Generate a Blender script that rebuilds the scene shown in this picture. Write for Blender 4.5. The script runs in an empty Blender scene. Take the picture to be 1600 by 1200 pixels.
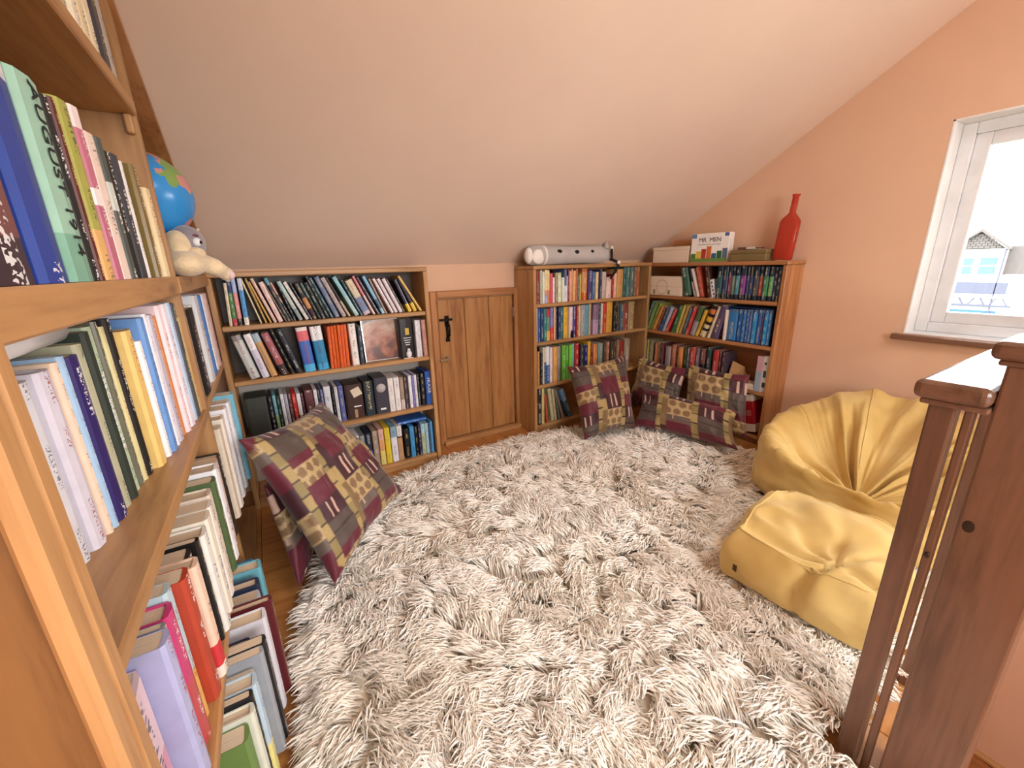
import bpy, bmesh, math, random
import numpy as np
from mathutils import Vector, Matrix
random.seed(7)
RNG = np.random.default_rng(11)
scene = bpy.context.scene
col = scene.collection

# ------------------------------------------------------------------ camera
F_PX, YAW, PITCH, ROLL = 642.646, 0.533605, 0.281894, 0.0258633
EYE = 1.08
cy, sy = math.cos(YAW), math.sin(YAW)
fwd = Vector((sy * math.cos(PITCH), cy * math.cos(PITCH), -math.sin(PITCH)))
rgt = Vector((cy, -sy, 0.0))
dwn = fwd.cross(rgt)
c_, s_ = math.cos(ROLL), math.sin(ROLL)
r2 = c_ * rgt + s_ * dwn
d2 = -s_ * rgt + c_ * dwn
cam = bpy.data.cameras.new('camera')
cam.sensor_fit = 'HORIZONTAL'; cam.sensor_width = 36.0
cam.lens = 36.0 * F_PX / 1600.0
cam.clip_start = 0.01; cam.clip_end = 500
camo = bpy.data.objects.new('camera', cam); col.objects.link(camo)
rot = Matrix((r2, -d2, -fwd)).transposed()
camo.matrix_world = Matrix.Translation((0, 0, EYE)) @ rot.to_4x4()
scene.camera = camo

# ------------------------------------------------------------------ light
scene.view_settings.view_transform = 'Standard'
scene.view_settings.look = 'None'
scene.view_settings.gamma = 1.0
scene.view_settings.exposure = 0.42
scene.view_settings.use_curve_mapping = False
world = bpy.data.worlds.new('overcast_sky'); scene.world = world
world.use_nodes = True
bg = world.node_tree.nodes['Background']
bg.inputs['Color'].default_value = (0.96, 0.985, 1.0, 1)
bg.inputs['Strength'].default_value = 13.0
def area(name, loc, target, sx, sy_, power, color):
    L = bpy.data.lights.new(name, 'AREA'); L.shape = 'RECTANGLE'
    L.size = sx; L.size_y = sy_; L.energy = power; L.color = color
    o = bpy.data.objects.new(name, L); col.objects.link(o)
    o.location = loc
    o.rotation_euler = (Vector(target) - Vector(loc)).to_track_quat('-Z', 'Y').to_euler()
    return o
# sky portals: gable window; unseen roof and rear openings added for fill light
for (nm, loc, tgt, a, b) in (('gable_window_portal', (2.77, 0.148, 1.168), (0, 0.148, 1.168), 1.13, 0.89), ('roof_fill_portal', (1.35, -0.75, 2.44), (1.35, -0.75, 0), 0.8, 0.8), ('rear_fill_portal', (0.60, -1.83, 1.25), (0.60, 0, 1.25), 1.3, 0.9)):
    p = area(nm, loc, tgt, a, b, 1, (1, 1, 1)); p.data.cycles.is_portal = True
try:
    scene.cycles.use_denoising = True
    scene.cycles.max_bounces = 8
    scene.cycles.diffuse_bounces = 5
except Exception:
    pass

# ------------------------------------------------------------------ helpers
def srgb(h):
    if isinstance(h, str):
        h = [int(h[i:i + 2], 16) / 255 for i in (0, 2, 4)]
    return tuple(x / 12.92 if x <= .04045 else ((x + .055) / 1.055) ** 2.4 for x in h)
def tag(o, label=None, cat=None, group=None, kind=None):
    if label: o['label'] = label
    if cat: o['category'] = cat
    if group: o['group'] = group
    if kind: o['kind'] = kind
    return o
def empty(name, loc=(0, 0, 0), rot=(0, 0, 0)):
    o = bpy.data.objects.new(name, None); col.objects.link(o)
    o.location = loc; o.rotation_euler = rot; o.empty_display_size = .05
    return o
def link(name, me, mat=None, parent=None):
    o = bpy.data.objects.new(name, me); col.objects.link(o)
    if mat is not None:
        for m in (mat if isinstance(mat, (list, tuple)) else [mat]):
            me.materials.append(m)
    if parent is not None: o.parent = parent
    return o
def from_bm(name, bm, mat=None, parent=None, smooth=False):
    me = bpy.data.meshes.new(name)
    bmesh.ops.recalc_face_normals(bm, faces=bm.faces[:])
    bm.to_mesh(me); bm.free()
    if smooth:
        for p in me.polygons: p.use_smooth = True
    return link(name, me, mat, parent)
def bbox(bm, x0, x1, y0, y1, z0, z1, bev=0.0, seg=1, mi=0):
    r = bmesh.ops.create_cube(bm, size=1.0)
    vs = r['verts']
    for v in vs:
        v.co = Vector(((x0 + x1) / 2 + v.co.x * (x1 - x0), (y0 + y1) / 2 + v.co.y * (y1 - y0), (z0 + z1) / 2 + v.co.z * (z1 - z0)))
    fs = list({f for v in vs for f in v.link_faces})
    for f in fs: f.material_index = mi
    if bev > 0:
        es = list({e for v in vs for e in v.link_edges})
        bmesh.ops.bevel(bm, geom=es, offset=bev, segments=seg, affect='EDGES', profile=.5, clamp_overlap=True)
    return fs
def box(name, x0, x1, y0, y1, z0, z1, mat, parent=None, bev=.002, seg=1, smooth=False):
    bm = bmesh.new(); bbox(bm, x0, x1, y0, y1, z0, z1, bev, seg)
    return from_bm(name, bm, mat, parent, smooth)
def prism(name, pts, axis, a0, a1, mat, parent=None, bev=0):
    """pts: polygon in the plane normal to axis, extruded from a0 to a1"""
    bm = bmesh.new()
    def mk(p, a):
        return {'x': (a, p[0], p[1]), 'y': (p[0], a, p[1]), 'z': (p[0], p[1], a)}[axis]
    A = [bm.verts.new(mk(p, a0)) for p in pts]; B = [bm.verts.new(mk(p, a1)) for p in pts]
    n = len(pts)
    bm.faces.new(A); bm.faces.new(B[::-1])
    for i in range(n): bm.faces.new((A[i], B[i], B[(i + 1) % n], A[(i + 1) % n]))
    if bev: bmesh.ops.bevel(bm, geom=bm.edges[:], offset=bev, segments=1, affect='EDGES')
    return from_bm(name, bm, mat, parent)
def lathe(name, prof, mat, parent=None, n=24, loc=(0, 0, 0), axis='z', sx=1, sy=1):
    bm = bmesh.new(); rings = []
    for r, z in prof:
        ring = []
        for i in range(n):
            a = 2 * math.pi * i / n
            p = (r * math.cos(a) * sx, r * math.sin(a) * sy, z)
            if axis == 'x': p = (p[2], p[0], p[1])
            if axis == 'y': p = (p[0], p[2], p[1])
            ring.append(bm.verts.new((p[0] + loc[0], p[1] + loc[1], p[2] + loc[2])))
        rings.append(ring)
    for A, B in zip(rings, rings[1:]):
        for i in range(n): bm.faces.new((A[i], A[(i + 1) % n], B[(i + 1) % n], B[i]))
    bm.faces.new(rings[0]); bm.faces.new(rings[-1])
    return from_bm(name, bm, mat, parent, True)
def tube(name, pts, rad, mat, parent=None, n=6):
    bm = bmesh.new(); rings = []
    pts = [Vector(p) for p in pts]
    for i, p in enumerate(pts):
        t = (pts[min(i + 1, len(pts) - 1)] - pts[max(i - 1, 0)]).normalized()
        u = t.cross(Vector((0, 0, 1)))
        if u.length < .05: u = t.cross(Vector((1, 0, 0)))
        u.normalize(); w = t.cross(u)
        r = rad[i] if isinstance(rad, (list, tuple)) else rad
        rings.append([bm.verts.new(p + (u * math.cos(2 * math.pi * k / n) + w * math.sin(2 * math.pi * k / n)) * r) for k in range(n)])
    for A, B in zip(rings, rings[1:]):
        for i in range(n): bm.faces.new((A[i], A[(i + 1) % n], B[(i + 1) % n], B[i]))
    bm.faces.new(rings[0]); bm.faces.new(rings[-1])
    return from_bm(name, bm, mat, parent, True)
def ellipsoid(name, c, r, mat, parent=None, rot=None, seg=20, rings=12, fn=None):
    bm = bmesh.new(); bmesh.ops.create_uvsphere(bm, u_segments=seg, v_segments=rings, radius=1)
    for v in bm.verts:
        p = Vector((v.co.x * r[0], v.co.y * r[1], v.co.z * r[2]))
        if fn: p = fn(p)
        if rot: p = rot @ p
        v.co = p + Vector(c)
    return from_bm(name, bm, mat, parent, True)
def grid_mesh(name, P, mat, parent=None, close_u=False, smooth=True):
    """P: array (nu, nv, 3)"""
    nu, nv = P.shape[:2]
    verts = P.reshape(-1, 3).tolist(); faces = []
    for i in range(nu if close_u else nu - 1):
        for j in range(nv - 1):
            a = i * nv + j; b = ((i + 1) % nu) * nv + j
            faces.append((a, b, b + 1, a + 1))
    me = bpy.data.meshes.new(name); me.from_pydata(verts, [], faces); me.update()
    if smooth: me.polygons.foreach_set('use_smooth', [True] * len(me.polygons))
    return link(name, me, mat, parent)
def text_mesh(name, body, size, mat, parent, M, extr=.0003, align='CENTER'):
    cu = bpy.data.curves.new(name, 'FONT'); cu.body = body; cu.size = size
    cu.align_x = align; cu.align_y = 'CENTER'; cu.extrude = extr; cu.resolution_u = 3
    t = bpy.data.objects.new(name + '_tmp', cu); col.objects.link(t)
    dg = bpy.context.evaluated_depsgraph_get()
    me = bpy.data.meshes.new_from_object(t.evaluated_get(dg))
    bpy.data.objects.remove(t); bpy.data.curves.remove(cu)
    me.name = name; me.transform(M)
    me.materials.clear()
    return link(name, me, mat, parent)

# ------------------------------------------------------------------ materials
class NT:
    def __init__(s, name):
        s.m = bpy.data.materials.new(name); s.m.use_nodes = True
        s.t = s.m.node_tree; s.b = s.t.nodes['Principled BSDF']
    def n(s, typ, **kw):
        x = s.t.nodes.new(typ)
        for k, v in kw.items():
            if k.startswith('_'): setattr(x, k[1:], v)
            else: x.inputs[k.replace('__', ' ')].default_value = v
        return x
    def l(s, a, b): s.t.links.new(a, b)
    def ramp(s, fac, stops, interp='LINEAR'):
        r = s.t.nodes.new('ShaderNodeValToRGB'); r.color_ramp.interpolation = interp
        e = r.color_ramp.elements
        while len(e) < len(stops): e.new(0.5)
        for x, (p, c) in zip(e, stops):
            x.position = p; x.color = (*c, 1) if len(c) == 3 else c
        s.l(fac, r.inputs['Fac']); return r.outputs['Color']
    def mix(s, fac, a, b, typ='MIX'):
        x = s.t.nodes.new('ShaderNodeMix'); x.data_type = 'RGBA'; x.blend_type = typ
        for sock, v in ((x.inputs['Factor'], fac), (x.inputs['A'], a), (x.inputs['B'], b)):
            if hasattr(v, 'is_linked') or hasattr(v, 'links'): s.l(v, sock)
            elif isinstance(v, (int, float)): sock.default_value = v
            else: sock.default_value = (*v, 1)
        return x.outputs['Result']
    def math(s, op, a, b=None, c=None):
        x = s.t.nodes.new('ShaderNodeMath'); x.operation = op
        for i, v in enumerate((a, b, c)):
            if v is None: continue
            if isinstance(v, (int, float)): x.inputs[i].default_value = v
            else: s.l(v, x.inputs[i])
        return x.outputs[0]
    def bump(s, h, strength=.2, dist=.002):
        x = s.n('ShaderNodeBump'); x.inputs['Strength'].default_value = strength
        x.inputs['Distance'].default_value = dist
        s.l(h, x.inputs['Height']); s.l(x.outputs[0], s.b.inputs['Normal'])
    def coord(s, scale=(1, 1, 1), kind='Object'):
        tc = s.n('ShaderNodeTexCoord'); mp = s.n('ShaderNodeMapping')
        mp.inputs['Scale'].default_value = scale
        s.l(tc.outputs[kind], mp.inputs['Vector']); return mp.outputs[0]
def plain(name, color, rough=.5, metal=0.0, bump=None, noise=None, spec=.4, sheen=0):
    N = NT(name); c = srgb(color)
    N.b.inputs['Roughness'].default_value = rough; N.b.inputs['Metallic'].default_value = metal
    N.b.inputs['Specular IOR Level'].default_value = spec
    if sheen: N.b.inputs['Sheen Weight'].default_value = sheen
    tx = N.n('ShaderNodeTexNoise', Scale=noise[0] if noise else 12.0, Detail=4.0)
    N.l(N.coord(), tx.inputs['Vector'])
    k = noise[1] if noise else .06
    N.l(N.ramp(tx.outputs['Fac'], [(.3, tuple(x * (1 - k) for x in c)), (.7, tuple(min(1, x * (1 + k)) for x in c))]), N.b.inputs['Base Color'])
    if bump:
        t2 = N.n('ShaderNodeTexNoise', Scale=bump[0], Detail=5.0); N.l(N.coord(), t2.inputs['Vector'])
        N.bump(t2.outputs['Fac'], bump[1], bump[2])
    return N.m
def wood(name, light, dark, axis='z', rough=.42, knots=True, scale=1.0):
    """pine: stretched grain along an axis, a few knots"""
    N = NT(name); L, D = srgb(light), srgb(dark)
    sc = {'x': (1.2, 14, 14), 'y': (14, 1.2, 14), 'z': (14, 14, 1.2)}[axis]
    sc = tuple(x * scale for x in sc)
    oi = N.n('ShaderNodeObjectInfo')
    tc = N.n('ShaderNodeTexCoord'); ad = N.n('ShaderNodeVectorMath'); ad.operation = 'ADD'
    rv = N.math('MULTIPLY', oi.outputs['Random'], 7.3)
    N.l(tc.outputs['Object'], ad.inputs[0]); N.l(rv, ad.inputs[1])
    mp = N.n('ShaderNodeMapping'); mp.inputs['Scale'].default_value = sc; N.l(ad.outputs[0], mp.inputs['Vector'])
    n1 = N.n('ShaderNodeTexNoise', Scale=1.6, Detail=5.0, Roughness=.6, Distortion=.7); N.l(mp.outputs[0], n1.inputs['Vector'])
    n2 = N.n('ShaderNodeTexNoise', Scale=7.0, Detail=3.0, Roughness=.6); N.l(mp.outputs[0], n2.inputs['Vector'])
    f = N.math('ADD', N.math('MULTIPLY', n1.outputs['Fac'], .75), N.math('MULTIPLY', n2.outputs['Fac'], .25))
    colr = N.ramp(f, [(.34, D), (.5, tuple((a * .65 + b * .35) for a, b in zip(L, D))), (.68, L)])
    if knots:
        ks = {'x': (2.2, 9, 9), 'y': (9, 2.2, 9), 'z': (9, 9, 2.2)}[axis]
        m2 = N.n('ShaderNodeMapping'); m2.inputs['Scale'].default_value = tuple(k * .62 for k in ks); N.l(ad.outputs[0], m2.inputs['Vector'])
        vo = N.n('ShaderNodeTexVoronoi', Scale=1.0); N.l(m2.outputs[0], vo.inputs['Vector'])
        kn = N.ramp(vo.outputs['Distance'], [(.05, (1, 1, 1)), (.12, (0, 0, 0))])
        kn = N.math('MULTIPLY', kn, .75)
        colr = N.mix(kn, colr, tuple(x * .28 for x in D))
    # each board its own tone
    hs = N.n('ShaderNodeHueSaturation'); N.l(colr, hs.inputs['Color'])
    N.l(N.math('ADD', N.math('MULTIPLY', oi.outputs['Random'], .22), .89), hs.inputs['Value'])
    N.l(hs.outputs[0], N.b.inputs['Base Color'])
    N.b.inputs['Roughness'].default_value = rough
    N.bump(f, .12, .002)
    return N.m
M = {}
M['wall'] = plain('peach_paint', 'dab598', .75, bump=(90, .12, .002), noise=(3, .03), spec=.25)
M['ceil'] = plain('ceiling_paint', 'e8d2c0', .8, bump=(60, .12, .002), noise=(2.5, .03), spec=.2)
M['white'] = plain('white_gloss', 'dfe2e4', .35)
M['reveal'] = plain('white_paint', 'e6e4e0', .6)
HL, HD = 'bd915f', '94683e'
for ax in 'xyz':
    M['pine_' + ax] = wood('honey_pine_' + ax, HL, HD, ax)
    M['brown_' + ax] = wood('brown_pine_' + ax, 'b98252', '8a5730', ax)
    M['newel_' + ax] = wood('red_brown_pine_' + ax, '86604a', '624636', ax, rough=.32)
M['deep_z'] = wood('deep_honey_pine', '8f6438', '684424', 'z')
M['door_z'] = wood('door_plank', 'b58450', '855328', 'z')
M['floor_y'] = wood('floor_plank', 'c98f52', 'a0662f', 'x', rough=.3)
M['back'] = plain('pale_back_panel', 'b4aca4', .8)
M['iron'] = plain('black_iron', '17150f', .45, .6)
M['chrome'] = plain('chrome', 'c8c4bc', .22, 1.0)
M['glass'] = None
N = NT('window_glass')
tr = N.n('ShaderNodeBsdfTransparent'); gs = N.n('ShaderNodeBsdfGlossy'); gs.inputs['Roughness'].default_value = .02
fr = N.n('ShaderNodeFresnel'); fr.inputs['IOR'].default_value = 1.35
mx = N.n('ShaderNodeMixShader'); N.l(fr.outputs[0], mx.inputs[0]); N.l(tr.outputs[0], mx.inputs[1]); N.l(gs.outputs[0], mx.inputs[2])
N.l(mx.outputs[0], N.t.nodes['Material Output'].inputs['Surface'])
M['glass'] = N.m
# books: colours ride on the mesh, titles are printed by the material
N = NT('book_cover')
a1 = N.n('ShaderNodeAttribute', _attribute_name='Col'); a2 = N.n('ShaderNodeAttribute', _attribute_name='Txt')
uv = N.n('ShaderNodeUVMap', _uv_map='spine')
sp = N.n('ShaderNodeSeparateXYZ'); N.l(uv.outputs[0], sp.inputs[0])
oi = N.n('ShaderNodeObjectInfo')
off = N.math('MULTIPLY', oi.outputs['Random'], 91.0)
cmb = N.n('ShaderNodeCombineXYZ'); N.l(N.math('MULTIPLY', sp.outputs[0], 8.0), cmb.inputs[0])
N.l(N.math('ADD', N.math('MULTIPLY', sp.outputs[1], 13.0), off), cmb.inputs[1]); N.l(off, cmb.inputs[2])
nz = N.n('ShaderNodeTexNoise', Scale=1.0, Detail=1.0); N.l(cmb.outputs[0], nz.inputs['Vector'])
let = N.math('GREATER_THAN', nz.outputs['Fac'], .55)
cm2 = N.n('ShaderNodeCombineXYZ'); N.l(N.math('ADD', N.math('MULTIPLY', sp.outputs[1], .55), off), cm2.inputs[1])
nw = N.n('ShaderNodeTexNoise', Scale=1.0, Detail=0.0); N.l(cm2.outputs[0], nw.inputs['Vector'])
wrd = N.math('GREATER_THAN', nw.outputs['Fac'], .5)
band = N.math('LESS_THAN', N.math('ABSOLUTE', N.math('SUBTRACT', sp.outputs[0], .5)), .17)
msk = N.math('MULTIPLY', N.math('MULTIPLY', let, wrd), band)
tn = N.n('ShaderNodeTexNoise', Scale=30.0, Detail=3.0); N.l(N.coord(), tn.inputs['Vector'])
base = N.mix(N.math('MULTIPLY', msk, .8), a1.outputs['Color'], a2.outputs['Color'])
N.l(N.mix(.25, base, N.ramp(tn.outputs['Fac'], [(.3, (.55, .55, .55)), (.7, (1, 1, 1))]), 'MULTIPLY'), N.b.inputs['Base Color'])
N.l(N.math('ADD', N.math('MULTIPLY', oi.outputs['Random'], .35), .25), N.b.inputs['Roughness'])
M['book'] = N.m
N = NT('paper_edges')
wv = N.n('ShaderNodeTexNoise', Scale=1.0, Detail=2.0); N.l(N.coord((900, 4, 4)), wv.inputs['Vector'])
N.l(N.ramp(wv.outputs['Fac'], [(.3, srgb('b9a184')), (.7, srgb('eadbc2'))]), N.b.inputs['Base Color'])
N.b.inputs['Roughness'].default_value = .85
M['pages'] = N.m
N = NT('printed_fabric')
a1 = N.n('ShaderNodeAttribute', _attribute_name='Col')
tn = N.n('ShaderNodeTexNoise', Scale=260.0, Detail=2.0); N.l(N.coord(), tn.inputs['Vector'])
N.l(N.mix(.35, a1.outputs['Color'], N.ramp(tn.outputs['Fac'], [(.3, (.6, .6, .6)), (.7, (1, 1, 1))]), 'MULTIPLY'), N.b.inputs['Base Color'])
N.b.inputs['Roughness'].default_value = .55; N.b.inputs['Sheen Weight'].default_value = .25
N.bump(tn.outputs['Fac'], .15, .001)
M['fabric'] = N.m
N = NT('vertex_print')
a1 = N.n('ShaderNodeAttribute', _attribute_name='Col'); N.l(a1.outputs['Color'], N.b.inputs['Base Color'])
N.b.inputs['Roughness'].default_value = .35
M['print'] = N.m

# ------------------------------------------------------------------ setting
XL, XR, YB, YR = -0.415, 2.59, 2.31, -1.7
def ceil_z(y): return 2.470 - 0.597 * y
WY0, WY1, WZ0, WZ1 = -0.42, 0.716, 0.722, 1.613      # window opening
def struct(o): o['kind'] = 'structure'; return o
# floor with one mesh per board, and the stairwell left open beyond the balustrade
floor = struct(box('floor', XL, .98, YR, .10, -.2, -.022, M['pine_y'], bev=0))
sub = box('subfloor', XL, XR, .10, YB, -.2, -.022, M['pine_y'], floor, bev=0)
nb = 24; bw = (XR - XL) / nb
for i in range(nb):
    x0 = XL + i * bw
    if x0 + bw > .985: y0 = .10
    else: y0 = YR
    box('floorboard', x0 + .0008, x0 + bw - .0008, y0, YB, -.022, 0, M['floor_y'], floor, bev=.0015)
struct(box('wall_left', XL - .12, XL, YR, YB + .1, -.2, 2.6, M['wall'], bev=0))
struct(box('wall_back', XL - .12, XR + .16, YB, YB + .12, -.2, 1.2, M['wall'], bev=0))
bm = bmesh.new(); RX0, RX1, RZ0, RZ1 = -.05, 1.25, .8, 1.7  # added opening in the unseen rear wall, brightens the sloping ceiling
bbox(bm, XL - .12, RX0, YR - .12, YR, -1.6, 2.6); bbox(bm, RX1, XR + .16, YR - .12, YR, -1.6, 2.6)
bbox(bm, RX0, RX1, YR - .12, YR, -1.6, RZ0); bbox(bm, RX0, RX1, YR - .12, YR, RZ1, 2.6)
struct(from_bm('wall_rear', bm, M['wall']))
bm = bmesh.new(); T = .16
bbox(bm, XR, XR + T, WY1, YB + .1, -1.6, 2.6)
bbox(bm, XR, XR + T, YR - .12, WY0, -1.6, 2.6)
bbox(bm, XR, XR + T, WY0, WY1, -1.6, WZ0)
bbox(bm, XR, XR + T, WY0, WY1, WZ1, 2.6)
struct(from_bm('wall_right', bm, M['wall']))
def skew(name, y0, y1, x0, x1):
    return prism(name, [(y0, ceil_z(y0)), (y1, ceil_z(y1)), (y1, ceil_z(y1) + .12), (y0, ceil_z(y0) + .12)], 'x', x0, x1, M['ceil'])
Yk = .27
bm = bmesh.new()
cei = struct(skew('ceiling', Yk, YB + .1, XL - .1, XR + .05))
zf = ceil_z(Yk)
bm = bmesh.new()
OX0, OX1, OY0, OY1 = .95, 1.75, -1.15, -.35  # added ceiling opening behind the camera, lets in fill light
bbox(bm, XL - .1, OX0, YR - .1, Yk, zf, zf + .12); bbox(bm, OX1, XR + .1, YR - .1, Yk, zf, zf + .12)
bbox(bm, OX0, OX1, YR - .1, OY0, zf, zf + .12); bbox(bm, OX0, OX1, OY1, Yk, zf, zf + .12)
from_bm('flat_ceiling', bm, M['ceil'], cei)
# stairwell: lower floor, side under the landing, raking string on the gable wall
struct(box('wall_stairwell', .98, XR, .10, .2, -1.6, -.2, M['wall'], bev=0))
struct(box('wall_landing', .90, .98, YR, .10, -1.6, -.2, M['wall'], bev=0))
lower = struct(box('floor_lower', .9, XR, YR, .2, -1.7, -1.6, M['floor_y'], bev=0))
struct(prism('trim_1', [(.10, -1.417), (.10, -1.217), (-1.0, -1.602), (-1.0, -1.802)], 'x', XR - .02, XR, M['brown_y']))
box('string_nosing', XR - .03, XR, -.02, .10, -1.222, -1.205, M['pine_y'], bpy.data.objects['trim_1'])
# painted reveal lining of the window, each side its own board
win = empty('window_1', (XR, .15, WZ0)); tag(win, kind='structure')
def wpart(name, x0, x1, y0, y1, z0, z1, mat, bev=.003, parent=win):
    o = box(name, x0, x1, y0, y1, z0, z1, mat, None, bev, 2)
    o.parent = parent
    o.matrix_parent_inverse = Matrix.Translation(-Vector(win.location)) if parent is win else Matrix.Identity(4)
    return o
wpart('reveal_lining', XR - .001, XR + T, WY1 - .006, WY1, WZ0, WZ1, M['reveal'], 0)
wpart('reveal_lining', XR - .001, XR + T, WY0, WY0 + .006, WZ0, WZ1, M['reveal'], 0)
wpart('reveal_lining', XR - .001, XR + T, WY0, WY1, WZ1 - .006, WZ1, M['reveal'], 0)
wpart('window_sill', XR - .035, XR + T, WY0 - .02, WY1 + .035, WZ0 - .028, WZ0 - .002, M['newel_y'], .006)
wpart('sill_board', XR + .004, XR + T, WY0 + .006, WY1 - .006, WZ0 - .002, WZ0 + .004, M['white'], .001)
fx0, fx1 = XR + .105, XR + T
iy0, iy1, iz0, iz1 = WY0 + .006, WY1 - .006, WZ0 + .004, WZ1 - .006
fw = .045
for (a, b, c, d) in ((iy1 - fw, iy1, iz0, iz1), (iy0, iy0 + fw, iz0, iz1), (iy0 + fw, iy1 - fw, iz0, iz0 + fw), (iy0 + fw, iy1 - fw, iz1 - fw, iz1)):
    wpart('frame', fx0, fx1, a, b, c, d, M['white'], .004)
sw = .05; jy0, jy1, jz0, jz1 = iy0 + fw, iy1 - fw, iz0 + fw, iz1 - fw
ym = .12
for (a, b) in ((ym, jy1), (jy0, ym - .004)):
    for (p, q, r, s) in ((b - sw, b, jz0, jz1), (a, a + sw, jz0, jz1), (a + sw, b - sw, jz0, jz0 + sw), (a + sw, b - sw, jz1 - sw, jz1)):
        wpart('sash', fx0 + .012, fx1 - .005, p, q, r, s, M['white'], .004)
    wpart('pane', fx0 + .028, fx0 + .032, a + sw - .004, b - sw + .004, jz0 + sw - .004, jz1 - sw + .004, M['glass'], 0)

# ------------------------------------------------------------------ small plank door in the knee wall
door = empty('door_1', (1.11, 2.30, 0)); tag(door, 'small plank door with black latch set in the low wall', kind='structure')
def under(o, root):
    o.parent = root; o.matrix_parent_inverse = Matrix.Translation(-Vector(root.location)); return o
yd = 2.292
ed = [.864, 1.035, 1.20, 1.372]
for i in range(3):
    under(box('plank', ed[i] + .0012, ed[i + 1] - .0012, yd, 2.309, .03, .897, M['door_z'], bev=.003), door)
for (a, b, c, d) in ((.815, .858, 0, .945), (1.378, 1.43, 0, .945), (.858, 1.378, .903, .945)):
    under(box('door_frame', a, b, 2.272, 2.309, c, d, M['brown_z' if d - c > .1 else 'brown_x'], bev=.007), door)
under(box('threshold', .84, 1.40, 2.25, 2.309, .0, .026, M['pine_x'], bev=.003), door)
latch = under(lathe('latch_plate', [(.001, -.004), (.014, -.004), (.014, 0), (.001, .001)], M['iron'], n=10, loc=(.916, yd - .001, .76), axis='y', sy=2.2), door)
def lp(o): under(o, door); return o
lp(box('latch_plate', .908, .926, yd - .006, yd, .665, .785, M['iron'], bev=.003))
lp(tube('latch_handle', [(.917, yd - .004, .765), (.917, yd - .035, .75), (.917, yd - .04, .72), (.917, yd - .035, .69), (.917, yd - .004, .675)], .006, M['iron']))
lp(box('latch_bar', .868, .95, yd - .012, yd - .006, .772, .786, M['iron'], bev=.002))
for zz in (.79, .66):
    lp(box('latch_leaf', .903, .931, yd - .005, yd, zz - .012, zz + .012, M['iron'], bev=.005))
lp(box('hasp', .846, .905, 2.258, 2.271, .536, .553, M['chrome'], bev=.002))
lp(box('hasp_staple', .893, .908, 2.268, 2.292, .528, .562, M['chrome'], bev=.003))
for zz in (.79, .16):
    lp(box('hinge', 1.366, 1.384, yd - .012, yd, zz - .03, zz + .03, M['chrome'], bev=.002))

# ------------------------------------------------------------------ bookcases
M['dark_back'] = wood('dark_brown_board', '4a3424', '2c1d14', 'x')
def bookcase(name, label, org, rz, W, D, H, shelves, wood_k, th=.022, plinth=.045, top_over=.0, back=None, extra=None):
    """local frame: x along the front, y into the depth, z up"""
    root = empty(name, org, (0, 0, rz)); tag(root, label, 'bookcase')
    hx = {'x': wood_k + '_x', 'z': wood_k + '_z'}
    box('side_panel', 0, th, 0, D, 0, H - th, M[hx['z']], root, .003)
    box('side_panel', W - th, W, 0, D, 0, H - th, M[hx['z']], root, .003)
    box('top_board', -top_over, W + top_over, -top_over, D, H - th, H, M[hx['x']], root, .004)
    for z in shelves:
        box('shelf', th + .0005, W - th - .0005, .004, D - .008, z - .022, z, M[hx['x']], root, .004)
    box('plinth', th + .0005, W - th - .0005, .012, .03, 0, shelves[-1] - .0225, M[hx['x']], root, .002) if shelves[-1] > .03 else None
    if back: box('back_panel', th, W - th, D - .007, D - .001, .005, H - th, back, root, 0)
    else:
        box('back_panel', th, W - th, D - .007, D - .001, shelves[1] - .01, H - th, M['dark_back'], root, 0)  # upper bays get a dark brown board, lower ones a pale one
        box('back_panel', th, W - th, D - .007, D - .001, .005, shelves[1] - .0105, M['back'], root, 0)
    return root
B2X0, B2X1, B2Y, B2D = -.185, .747, 2.088, .215
bookcase('bookcase', 'low honey pine bookcase to the left of the small plank door', (B2X0, B2Y, 0), 0, B2X1 - B2X0, B2D, 1.081, [.86, .62, .341, .05], 'pine')
bookcase('bookcase', 'low pine bookcase right of the small door, under the grey spotted plush', (1.398, 2.084, 0), 0, 1.008, .215, 1.072, [.846, .612, .331, .058], 'pine', back=M['brown_x'])
bookcase('bookcase', 'low pine bookcase along the window wall with a red bottle on top', (2.41, 2.298, 0), -math.pi / 2, 1.11, .178, 1.066, [.848, .597, .325, .05], 'brown', top_over=.006, back=M['brown_x'])

# the tall bookcase at the left, its top cut to the roof slope
FX, BX, NY, DY, EY = -.175, -.41, .392, 1.335, 2.083
SA, SB, SC, SD, SU = 1.073, .725, .36, .03, 1.452
tall = empty('tall_bookcase', ((FX + BX) / 2, .44, 0)); tag(tall, 'tall built-in pine bookcase at the left, sloping under the ceiling', 'bookcase')
def tb(o): return under(o, tall)
zt = lambda y: min(2.28, ceil_z(y) - .008)
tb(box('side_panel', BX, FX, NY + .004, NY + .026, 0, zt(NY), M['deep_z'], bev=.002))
tb(box('front_stile', FX - .004, FX + .012, NY - .006, NY + .021, 0, zt(NY), M['pine_z'], bev=.004))
tb(box('front_stile', FX - .004, FX + .012, NY + .023, NY + .048, 0, zt(NY), M['pine_z'], bev=.004))
tb(prism('divider', [(DY, 0), (DY + .022, 0), (DY + .022, zt(DY + .022) - .022), (DY, zt(DY) - .022)], 'x', BX + .002, FX, M['pine_z']))
for (z, y0, y1, tk) in ((SA, NY + .027, DY - .0005, .043), (SA, DY + .0225, EY, .043), (SU, NY + .027, DY - .0005, .03), (1.84, NY + .027, 1.0, .03)):
    tb(box('shelf', BX + .002, FX + .004, y0, y1, z - tk, z, M['pine_y'], bev=.003))
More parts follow.
